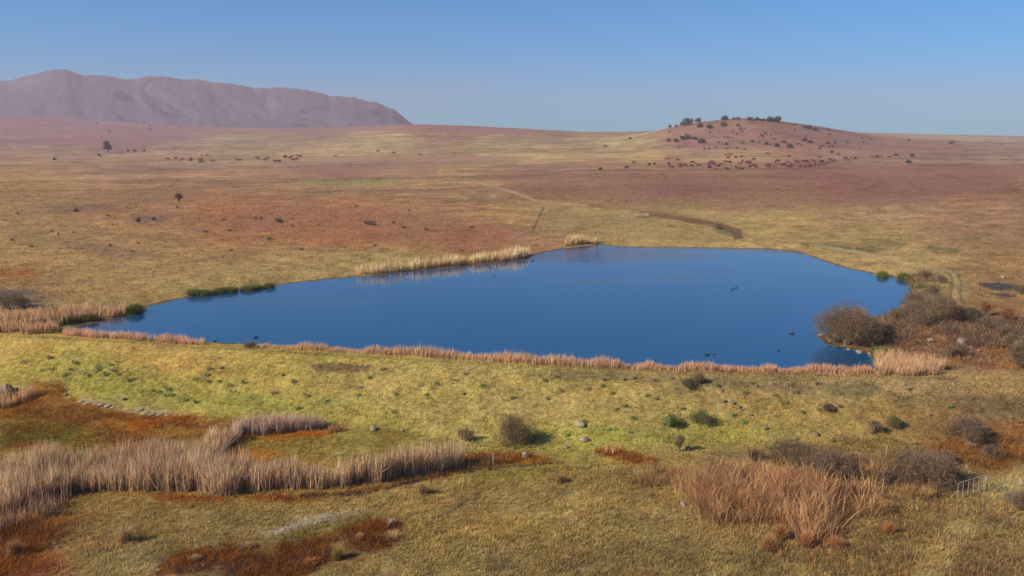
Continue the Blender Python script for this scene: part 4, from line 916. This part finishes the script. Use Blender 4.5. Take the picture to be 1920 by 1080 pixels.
# low scrub spots on the hill and slopes
i = 0
rk = random.Random(5)
for _ in range(60):
    x = rk.uniform(1250, 1640); y_ = rk.uniform(240, 282)
    if y_ < 232 + abs(x - 1400) * .11: continue
    S('scrub', 'speck of scrub on the rocky hill, ' + ['left flank', 'middle', 'right flank'][int(np.digitize(x, [1350, 1480]))] + (' high up' if y_ < 258 else ' low down'), 'bush', x, y_, rk.uniform(3, 6), rk.uniform(2, 3.5), (84, 80, 76), n=50, leaf=.6, twiggy=.2, lobes=3, group='specks of scrub on the rocky hill')
for _ in range(30):
    x = rk.uniform(0, 900); y_ = rk.uniform(375, 480)
    if y_ > 500 - x * .03: continue
    S('scrub', 'dark scrub patch in left pasture, ' + ['at the left edge of the photo', 'below the thorn tree', 'on the russet slope', 'right of the russet slope'][int(np.digitize(x, [180, 430, 720]))] + ('' if y_ < 425 else ', lower down'), 'bush', x, y_, rk.uniform(5, 13), rk.uniform(2, 4.5), (106, 88, 72), n=80, leaf=.2, twiggy=.5, lobes=5, group='scrub patches in the left pasture')

# ------------------------------------------------------------------ sedge tussocks and single grass tussocks (countable)
def tussock(name, label, px, py, wpx, hpx, col, nb=420, cat='tussock', group=None, lean=.12, out=.75, wid=.04, dome=True, seed=0, z=None):
    rs = np.random.default_rng(3000 + seed)
    p = spot(px, py); k_ = dist_px(p); R = wpx / k_ / 2; Hh = hpx / k_
    P = rs.normal(0, .42, (nb, 2)); P = P[np.hypot(P[:, 0], P[:, 1]) < 1] * R; n = len(P)
    r = np.hypot(P[:, 0], P[:, 1]) / R
    hh = Hh * (np.sqrt(np.clip(1.05 - r ** 2, .1, 1)) if dome else 1) * rs.uniform(.75, 1.1, n)
    c = lin(col) * 1.05 * rs.uniform(.65, 1.3, (n, 1)) * rs.uniform(.94, 1.06, (n, 3))
    V, F3, C = blades(np.concatenate([P * .75, np.zeros((n, 1))], 1), hh, np.full(n, wid), c, lean=lean, bend=.05)
    V3 = V.reshape(-1, 5, 3); V3[:, 4, :2] += P * out; V3[:, 2:4, :2] += P[:, None] * out * .3
    o = mesh_np(name, V3.reshape(-1, 3), F3, M['reed'], col=C, loc=(p[0], p[1], max(p[2], -.02) if p[1] > crest_y(p[0]) else p[2]))
    return tag(o, label, cat, group)
for i, (x, y_, w_, h_, lb) in enumerate([
  (364,553,20,18,'leftmost green sedge tussock of the row on the far left shore'),
  (383,553,26,18,'wide green sedge tussock, second of the row on the left shore'),
  (412,549,20,17,'third green sedge tussock of the row, after the narrow gap'),
  (432,547,24,17,'fourth and broadest green sedge tussock of the shore row'),
  (466,544,24,16,'green sedge tussock second from the right end of the row'),
  (482,542,16,14,'small green sedge tussock between the last two of the row'),
  (504,539,17,15,'rightmost round green sedge tussock of the shore row')]):
    tussock('sedge_tussock', lb, x, y_, w_ * 1.6, h_ * .68, (128, 126, 68), nb=900, seed=i, out=.5, wid=.06, group='sedge tussocks in a row on the left shore')
for i, (x, y_, w_, h_, c_, lb) in enumerate([
  (252,586,34,22,(103,109,49),'green sedge where the tan reed thicket meets open water'),
  (122,603,40,15,(123,108,58),'yellowish sedge mass in front of the tan reed thicket'),
  (165,600,36,15,(110,108,51),'green sedge patch at the waterside of the tan reed thicket'),
  (75,610,24,16,(88,75,47),'dark olive sedge inside the tan reed thicket'),
  (1654,519,22,15,(128,129,55),'bright green sedge on the far right shore, left one'),
  (1694,523,24,15,(112,113,49),'green sedge on the far right shore beside the dark bank'),
  (1728,541,20,12,(121,129,53),'bright green tuft on the right shore beside brown bushes'),
  (1722,570,24,10,(130,122,47),'yellow green tuft on the right shore below the brown bush'),
  (1580,640,22,16,(91,114,41),'bright green tuft at the foot of the broad willow bush'),
  (1648,664,34,18,(80,100,41),'dark green sedge on the near shore of the point'),
  (1680,668,26,14,(112,108,55),'olive sedge right of the dark green one, behind straw reeds'),
  (1770,692,14,10,(117,113,53),'small green tuft at the right end of the straw reeds')]):
    tussock('sedge_tussock', lb, x, y_, w_ * 1.2, h_ * .8, c_, nb=900, seed=20 + i, out=.5, wid=.06)
for i, (x, y_, w_, h_, c_, lb) in enumerate([
  (232,1016,32,34,(190,158,112),'fan-shaped straw tussock standing alone on the lower left meadow'),
  (25,1040,26,30,(168,132,88),'grassy tussock with dark base in the lower left corner'),
  (1665,1000+0,26,24,(182,130,80),'russet tussock right of the thatching grass, on open ground'),
  (1735,935,30,26,(182,144,96),'straw tussock in front of the thicket left of the gate'),
  (1705,928,30,22,(176,138,92),'pale tussock between the thatching grass and the gate'),
  (1660,960,28,26,(176,138,92),'pale tussock at the right end of the thatching grass'),
  (1460,1012,26,34,(178,126,80),'russet tussock just below the thatching grass'),
  (1510,985+40,26,30,(176,124,78),'russet tussock with dark shadow, lower of the two below the thatching grass'),
  (1565,1028,34,26,(182,128,84),'orange tussock near the bottom edge right of the middle'),
  (1440,1032,30,32,(172,128,78),'spreading tussock at the bottom, left of the orange one'),
  (1050,905,16,18,(170,132,88),'thin tussock on the meadow left of the ditch grass'),
  (790,925,14,22,(176,150,104),'pale wispy tussock below the reed marsh'),
  (632,1048,22,26,(158,138,76),'olive tussock inside the rusty bog'),
  (735,1010,40,14,(196,162,104),'flat pale mound of grass at the right end of the rusty bog'),
  (675,1012,16,14,(196,150,96),'small pale mound at the upper edge of the rusty bog'),
  (365,1052,24,12,(190,160,112),'pale flattened grass at the left of the rusty bog'),
  (465,1028,22,12,(190,156,104),'pale grass mound at the upper left edge of the rusty bog'),
  (580,1058,30,12,(180,128,76),'tawny flattened tussock in the middle of the rusty bog')]):
    tussock('grass_tussock', lb, x, y_, w_, h_, c_, nb=420, seed=60 + i, out=.9, wid=.03, lean=.16)

# ------------------------------------------------------------------ boulders, mounds
def rock(name, label, px, py, wpx, hpx, mat='rock', seed=0, group=None, cat='boulder', sink=.25, p=None):
    rs = np.random.default_rng(5000 + seed); p = spot(px, py) if p is None else p; k_ = dist_px(p); W_ = wpx / k_; Hh = hpx / k_
    bm = bmesh.new(); bmesh.ops.create_icosphere(bm, subdivisions=3, radius=1.0)
    cuts = [(Vector(rs.normal(0, 1, 3)).normalized(), rs.uniform(.55, .85)) for _ in range(9)]
    for v in bm.verts:
        if mat == 'rock':
            for nn, dd in cuts:
                t = v.co.dot(nn) - dd
                if t > 0: v.co -= nn * t * .9
        q = v.co * 2.3
        v.co *= 1 + (float(vnoise(q.x + q.z * 1.7 + seed, q.y - q.z, 9)) - .5) * .22
        v.co.x *= W_ / 2; v.co.y *= W_ / 2 * .8; v.co.z *= Hh * .62
    me = bpy.data.meshes.new(name); bm.to_mesh(me); bm.free(); me.materials.append(M[mat])
    for f in me.polygons: f.use_smooth = mat != 'rock'
    o = bpy.data.objects.new(name, me); o.location = (p[0], p[1], p[2] + Hh * (.5 - sink)); o.rotation_euler = (0, 0, rs.uniform(0, 6))
    link(o); return tag(o, label, cat, group)
for i, r in enumerate([
  (10,738,34,20,'big pale boulder at the left edge beside the reed patch'),
  (733,984,18,18,'rounded boulder at the upper right edge of the rusty bog'),
  (985,858,18,13,'pale round boulder just below the round olive bush'),
  (1060,840,12,8,'small pale boulder right of the round one below the embankment'),
  (1094,826,22,8,'flat brown slab on the lower embankment, right of the olive bush'),
  (1019,826,12,6,'small half-buried stone right of the olive bush'),
  (1290,842,14,9,'stone beside the spiky grey-green weed'),
  (700,806,20,9,'lone stone at the end of the reeds, left of the middle'),
  (755,807,12,4,'flat stone right of the lone stone below the embankment'),
  (123,741,9,5,'small white stone left end of the stone line at the foot of the slope'),
  (232,750,10,7,'pale stone above the stone line at the foot of the left slope'),
  (1282,950,16,10,'pale stone left of the tall russet thatching grass'),
  (1640,622,14,11,'boulder against the bare bush on the point'),
  (1557,640,12,14,'boulder at the waterline under the broad willow bush'),
  (1540,630,14,6,'low pale rock in the water at the tip of the point'),
  (1612,660,18,6,'flat rock on the near waterline of the point'),
  (1590,655,12,5,'small dark rock on the near waterline of the point'),
  (1630,664,10,5,'last waterline rock before the dark green sedge'),
  (1745,641,16,12,'pale boulder in the coppery scrub, left one'),
  (1803,646,24,14,'largest pale boulder in the coppery scrub'),
  (1770,636,10,6,'small stone between the two pale boulders in the scrub'),
  (1880,521,9,5,'white stone alone in the pasture at the right, above the wet patches'),
  (1790,608,12,8,'stone under the dark leafy bush on the right bank'),
  (1820,836,26,10,'long brown rock in front of the dark spreading bush'),
  (925,816+6,10,4,'tiny stone at the left foot of the olive bush')]):
    rock('boulder', r[4], *r[:4], seed=i)
for i, (x, y_, w_, h_) in enumerate([(152,753,12,5),(165,756,14,5),(190,759,12,5),(203,761,14,5),(212,764,9,4),(262,768,14,5),(272,775,16,6),(285,777,12,5),(300,777,14,4),(315,778,12,4)]):
    rock('stone', 'flat pale stone in the line along the foot of the left slope', x, y_, w_ * 1.2, h_ * .55, seed=80 + i, mat='sand' if 'sand' in M else 'rock', sink=.42, group='line of flat stones at the foot of the slope', cat='stone')
for i, (x, y_, w_, h_, lb) in enumerate([
  (1357,752,14,6,'dark earth mound at the left of the molehill row'),(1373,755,14,6,'dark earth mound second in the molehill row'),(1384,763,14,8,'dark earth mound at the right end of the molehill row'),
  (1407,778,10,8,'single dark molehill down-slope of the row'),(1436,803,14,9,'dark molehill low on the embankment, above the grey bushes'),(1353,733,8,8,'small brown mound high on the embankment'),
  (1530,815,14,12,'round dark mound beside weeds right of the middle')]):
    rock('earth_mound', lb, x, y_, w_ * .95, h_ * .6, mat='soil', seed=120 + i, cat='mound', sink=.42)
rock('earth_mound', 'pale sandy mound on the lower embankment right of the olive bush', 1089, 796, 24, 9, mat='sand', seed=150, cat='mound', sink=.45)
for i in range(60):
    x = 1640 + (i * 53 % 60) + rk.uniform(-4, 4) if i < 24 else rk.uniform(240, 330); y_ = (309 + rk.uniform(-1.5, 2)) if i < 24 else rk.uniform(402, 418)
    if i < 24: x = rk.uniform(1640, 1712)
    rock('stone', 'stone in the tumbled line right of the cattle herd' if i < 24 else 'stone of the rocky outcrop on the left slope beyond the lake', x, y_, rk.uniform(2, 4), rk.uniform(1.5, 2.5), seed=200 + i, cat='stone',
         group='stones right of the herd' if i < 24 else 'stones of the left slope outcrop')
for i in range(45):
    x = rk.uniform(1640, 1900); y_ = rk.uniform(615, 680)
    if x < 1700 and y_ > 650: continue
    rock('stone', 'small stone in the coppery scrub right of the lake', x, y_, rk.uniform(4, 8), rk.uniform(3, 5), seed=300 + i, cat='stone', group='small stones in the coppery scrub')

# ------------------------------------------------------------------ gate and fence posts
gp = spot(1794, 936); gq = spot(1843, 921)
kx = dist_px(gp); base = Vector(gp); end = Vector(gq)
gate = empty('gate', tuple(base)); tag(gate, 'galvanised steel field gate standing in the scrub at the lower right', 'gate')
run = Vector((end.x - base.x, end.y - base.y, 0)); Lg = run.length; ux = run.normalized(); hz = 1.25; rise_ = (end.z - base.z)
def gpt(s, z): return [ux.x * Lg * s, ux.y * Lg * s, z + rise_ * s + .08]
parts = [tube([gpt(0, hz - .15), gpt(.06, hz), gpt(1, hz)], [.02] * 3, 6), tube([gpt(0, 0), gpt(1, 0)], [.02] * 2, 6),
         tube([gpt(0, 0), gpt(0, hz - .15)], [.022] * 2, 6), tube([gpt(1, 0), gpt(1, hz)], [.022] * 2, 6)]
V, Fq = join(parts); mesh_np('frame', V, Fq, M['steel'], parent=gate)
for i in range(1, 5):
    V, Fq = tube([gpt(i / 5, 0), gpt(i / 5, hz)], [.018] * 2, 6); mesh_np('upright', V, Fq, M['steel'], parent=gate)
parts = [tube([gpt(0, z_), gpt(1, z_)], [.004] * 2, 4) for z_ in (.3, .6, .9)]
V, Fq = join(parts); mesh_np('wire', V, Fq, M['steel'], parent=gate)
def post(label, px, py, h, r=.06, mat='post', lean=0.0):
    p = spot(px, py); V, Fq = tube([[0, 0, -.2], [lean * .5, 0, h * .5], [lean, 0, h]], [r, r * .95, r * .9], 8)
    n0 = len(V); top = [[lean, 0, h]]
    o = mesh_np('fence_post', np.array(V), Fq, M[mat], loc=p); bm = bmesh.new(); bm.from_mesh(o.data)
    bmesh.ops.holes_fill(bm, edges=bm.edges, sides=0); bm.to_mesh(o.data); bm.free()
    return tag(o, label, 'post')
post('pale wooden gate post right of the steel gate', 1846, 924, 1.4, .05, 'post')
post('pale fence post between rusty grass and meadow at the end of the reed marsh', 925, 874, 1.15, .05)
post('dark fence post left of the pale one at the end of the reed marsh', 919, 873, 1.15, .06, 'darkpost')
post('thin pale post on the slope above the small russet grass patch', 1661, 860, 1.1, .05)
post('thin grey post behind the thicket, up-slope of the steel gate', 1811, 893, 1.0, .045)
post('thin post at the right edge by the grey shrub', 1910, 930, 1.3, .045)
wf = spot(882, 876); wg = spot(925, 874)
wr = empty('fence_wire', wf); tag(wr, 'slack fence wires strung left from the pale fence post', 'fence')
for z_ in (.3, .55, .8, 1.05):
    V, Fq = tube([[0, 0, z_], [(wg[0]-wf[0]) * .5, (wg[1]-wf[1]) * .5, z_ - .03 + (wg[2]-wf[2]) * .5], [wg[0]-wf[0], wg[1]-wf[1], z_ + wg[2]-wf[2]]], [.006] * 3, 4)
    mesh_np('wire', V, Fq, M['steel'], parent=wr)
post('thin stake at the left end of the slack fence wires', 881, 877, 1.1, .04, 'darkpost')

# ------------------------------------------------------------------ animals: one skinned surface each
def skin_mesh(name, verts, edges, radii, mat, sub=1):
    me = bpy.data.meshes.new(name + '_tmp'); me.from_pydata(verts, edges, []); me.update()
    o = bpy.data.objects.new(name + '_tmp', me); link(o)
    sk = o.modifiers.new('s', 'SKIN')
    for v, r in zip(me.skin_vertices[0].data, radii):
        v.radius = r if isinstance(r, tuple) else (r, r)
    me.skin_vertices[0].data[0].use_root = True
    sb = o.modifiers.new('u', 'SUBSURF'); sb.levels = sub; sb.render_levels = sub
    dg = bpy.context.evaluated_depsgraph_get(); dg.update()
    m2 = bpy.data.meshes.new_from_object(o.evaluated_get(dg)); m2.name = name
    bpy.data.objects.remove(o); bpy.data.meshes.remove(me)
    m2.materials.clear(); m2.materials.append(mat)
    for f in m2.polygons: f.use_smooth = True
    return m2
def cow_mesh(pose, mat):
    v = [(-.15,0,1.02),(-.75,0,1.06),(.45,0,1.0),(.85,0,1.08)]; e = [(0,1),(0,2),(2,3)]; r = [(.36,.40),(.30,.32),(.34,.40),(.24,.30)]
    def add(p, q, rad): v.append(p); e.append((q, len(v) - 1)); r.append(rad); return len(v) - 1
    if pose == 'graze':
        a = add((1.15,0,.80),3,(.14,.18)); b_ = add((1.32,0,.48),a,(.12,.12)); c_ = add((1.42,0,.20),b_,(.07,.08)); eb = b_
    else:
        a = add((1.15,0,1.28),3,(.14,.18)); b_ = add((1.38,0,1.38),a,(.12,.12)); c_ = add((1.66,0,1.26),b_,(.07,.08)); eb = b_
    for s_ in (-1, 1):
        add((v[eb][0] - .04, s_ * .2, v[eb][2] + .08), eb, .035)
        st = .16 * s_ if pose == 'walk' else 0
        k1 = add((.50 + st * .3, s_ * .20, .55),2,.11); k2 = add((.52 + st, s_ * .2, .28),k1,.06); add((.52 + st * 1.3, s_ * .2, .03),k2,.055)
        k1 = add((-.78, s_ * .20, .62),1,.15); k2 = add((-.90 - st, s_ * .2, .34),k1,.065); add((-.84 - st * 1.4, s_ * .2, .03),k2,.055)
    t1 = add((-1.06,0,1.02),1,.05); add((-1.12,0,.5),t1,.03)
    return skin_mesh('cow', v, e, r, mat, 2)
CM = [cow_mesh('graze', M['cow']), cow_mesh('stand', M['cow']), cow_mesh('walk', M['cow']), cow_mesh('graze', M['cowdark'])]
c3 = "152 290;445 270;530 213;703 237;763 226;905 170;1020 183;923 228;950 269;1050 235;1055 260;1105 247;1175 248;1185 212;1257 243;1370 230;1400 212;1405 232;1435 226;1380 270;1450 290;1475 260;1495 247;1522 232;1565 207;1610 211;1575 286;1590 162;1567 126;1618 124;1675 155;1733 145;1725 228;1750 202;1795 208;1828 208;1825 224;1680 268;1725 285;1750 285;1832 264;1883 250;1905 268;1877 180"
c4 = "235 250;252 240;238 264;315 260;325 208;345 195;385 238;405 238;432 243;463 208;470 260;505 247;555 195;568 210;597 260;640 195;665 200;685 212;735 190;768 211;655 262;690 247;715 240;710 257;740 247;765 240;815 247;835 240;872 232;830 208;852 202;913 215;935 181;960 203;990 188;1107 165;1135 180;1178 160;1220 168;1412 143;1460 145;1475 143;1510 150;1603 155;1030 120;823 150;237 114;470 140"
c5 = "85 170;178 167;233 187;257 170;347 167;342 188;470 137;525 129;455 174;468 181;485 202;450 203;592 195;855 170;890 186;1093 150;1103 170;1185 178;1213 155;1290 194;1325 197;1350 196;1407 142;1407 154;1455 160;1470 155;1477 144;1540 135;1580 140;1543 167;1495 182;1525 177"
c6 = "172 137;655 84;827 100;1122 120"
UNIQ = {('3',0):'leftmost red-brown cow of the right herd, well apart on the boundary line', ('3',1):'red-brown cow second from the left end of the right herd',
 ('3',2):'red-brown cow third from the left end, higher than its neighbours', ('3',3):'left one of two red-brown cows side by side near the left end of the herd',
 ('3',4):'right one of two red-brown cows side by side near the left end of the herd', ('3',5):'cow at the upper left of the herd, on the edge of the pale grass', ('3',6):'cow walking on the pale grass, just right of the upper left one',
 ('4',43):'furthest right cow, small and apart beyond the herd', ('4',44):'lone cow on the edge of the pale strip below the dark bush', ('4',45):'lone cow in the pale strip above the right part of the herd',
 ('4',46):'single cow high in the pale grass above the middle of the herd', ('6',0):'single cow right of the left herd, alone in the pale grass', ('6',1):'lone highest cow in the pale grass left of the middle',
 ('6',2):'smallest lone dark cow in the pale grass left of the middle', ('6',3):'lone cow furthest right in the pale grass left of the middle',
 ('5',12):'cow alone just right of the left herd part around the thick cluster', ('5',0):'leftmost cow of the small far herd on the left plain'}
ci = 0
for key, txt, x0, grp, lb in (('3', c3, 1100, 'cattle grazing below the rocky hill', 'red-brown cow in the looser left half of the herd'),
                          ('4', c4, 1400, 'cattle grazing below the rocky hill', 'red-brown cow in the crowded right half of the herd'),
                          ('5', c5, 300, 'small far herd on the left plain', 'dark speck of a cow in the small far herd on the left plain'),
                          ('6', c6, 600, 'single cows in the middle distance', 'cow')):
    P = np.array([[float(q) for q in t.split()] for t in txt.split(';')])
    W = at(x0 + P[:, 0] / 6, 270 + P[:, 1] / 6 + 1.6)
    for j, p in enumerate(W):
        o = bpy.data.objects.new('cow', CM[(ci * 7 + ci // 3) % 4]); ci += 1
        o.location = (p[0], p[1], p[2] - .03); s_ = 1.28 + .12 * math.sin(ci * 2.3)
        o.scale = (s_, s_, s_); o.rotation_euler = (0, 0, (0.35 if ci % 3 else math.pi - .3) + .6 * math.sin(ci * 1.7))
        link(o); tag(o, UNIQ.get((key, j), lb if grp.startswith('single') or lb.startswith('dark') else lb + [', on its lower edge', ', in its middle', ', on its upper edge'][int(np.digitize(-P[j, 1], [-258, -200]))]), 'cow', grp)
def bird_mesh(mat, neck=1.0):
    v = [(0,0,.10),(-.22,0,.12),(-.36,0,.17),(.18,0,.11)]; e = [(0,1),(1,2),(0,3)]; r = [(.13,.10),(.09,.07),(.03,.02),(.09,.08)]
    def add(p, q, rad): v.append(p); e.append((q, len(v) - 1)); r.append(rad); return len(v) - 1
    a = add((.26,0,.20 * neck + .03),3,.04); b_ = add((.28,0,.32 * neck),a,.045); add((.40,0,.30 * neck),b_,(.015,.01))
    return skin_mesh('waterbird', v, e, r, mat, 2)
BD = bird_mesh(M['duck'], 1.25); BC = bird_mesh(M['coot'], .8)
for x, y_, mm, s_, a_, lb in [
  (1485,626,BD,1.5,.15,'large brown waterbird with upright neck swimming left of the point'),(1460,658,BC,1.0,2.5,'small black waterbird below and left of the large brown one'),
  (1373,543,BC,1.1,.2,'left black waterbird of two trailing ripples in the lake right half'),(1380,540,BC,1.0,.3,'right black waterbird of two trailing ripples in the lake right half'),
  (1326,666,BC,1.4,3.1,'left black waterbird of two close to the reed fringe'),(1340,665,BC,.9,3.0,'right and smaller black waterbird of two close to the reed fringe'),
  (403,641,BC,1.2,1.0,'black waterbird at the near left end of the lake, left one'),(480,633,BC,1.3,.4,'black waterbird near the left end of the dam fringe, right one'),
  (999,489,BC,1.2,.4,'tiny black waterbird near the far left shore corner'),(1100,489,BC,1.1,2.0,'tiny black waterbird far out below the far reed patch'),
  (922,504,BC,1.1,1.2,'tiny black waterbird off the long pale reed fringe, upper one'),(927,518,BC,1.1,1.2,'tiny black waterbird off the long pale reed fringe, lower one')]:
    X_, Y_ = flat_at(x, y_); o = bpy.data.objects.new('waterbird', mm); o.location = (float(X_), float(Y_), -.02); o.rotation_euler = (0, 0, a_); o.scale = (s_ * .72,) * 3
    link(o); tag(o, lb, 'waterbird')

# ------------------------------------------------------------------ haze
hb = bmesh.new(); bmesh.ops.create_cube(hb, size=1.0)
hm = bpy.data.meshes.new('haze'); hb.to_mesh(hm); hb.free()
ho = link(bpy.data.objects.new('haze', hm)); ho.scale = (18400, 8300, 330)
ho.location = (0, 1050, 165 - 9.0)
m = bpy.data.materials.new('haze'); m.use_nodes = True; nt = m.node_tree; nt.nodes.clear()
vo = nt.nodes.new('ShaderNodeVolumePrincipled'); ou = nt.nodes.new('ShaderNodeOutputMaterial'); nt.links.new(vo.outputs[0], ou.inputs['Volume'])
vo.inputs['Color'].default_value = (0.86, 0.64, 0.70, 1); vo.inputs['Density'].default_value = 0.00022; vo.inputs['Anisotropy'].default_value = 0.0
hm.materials.append(m); tag(ho, kind='stuff')
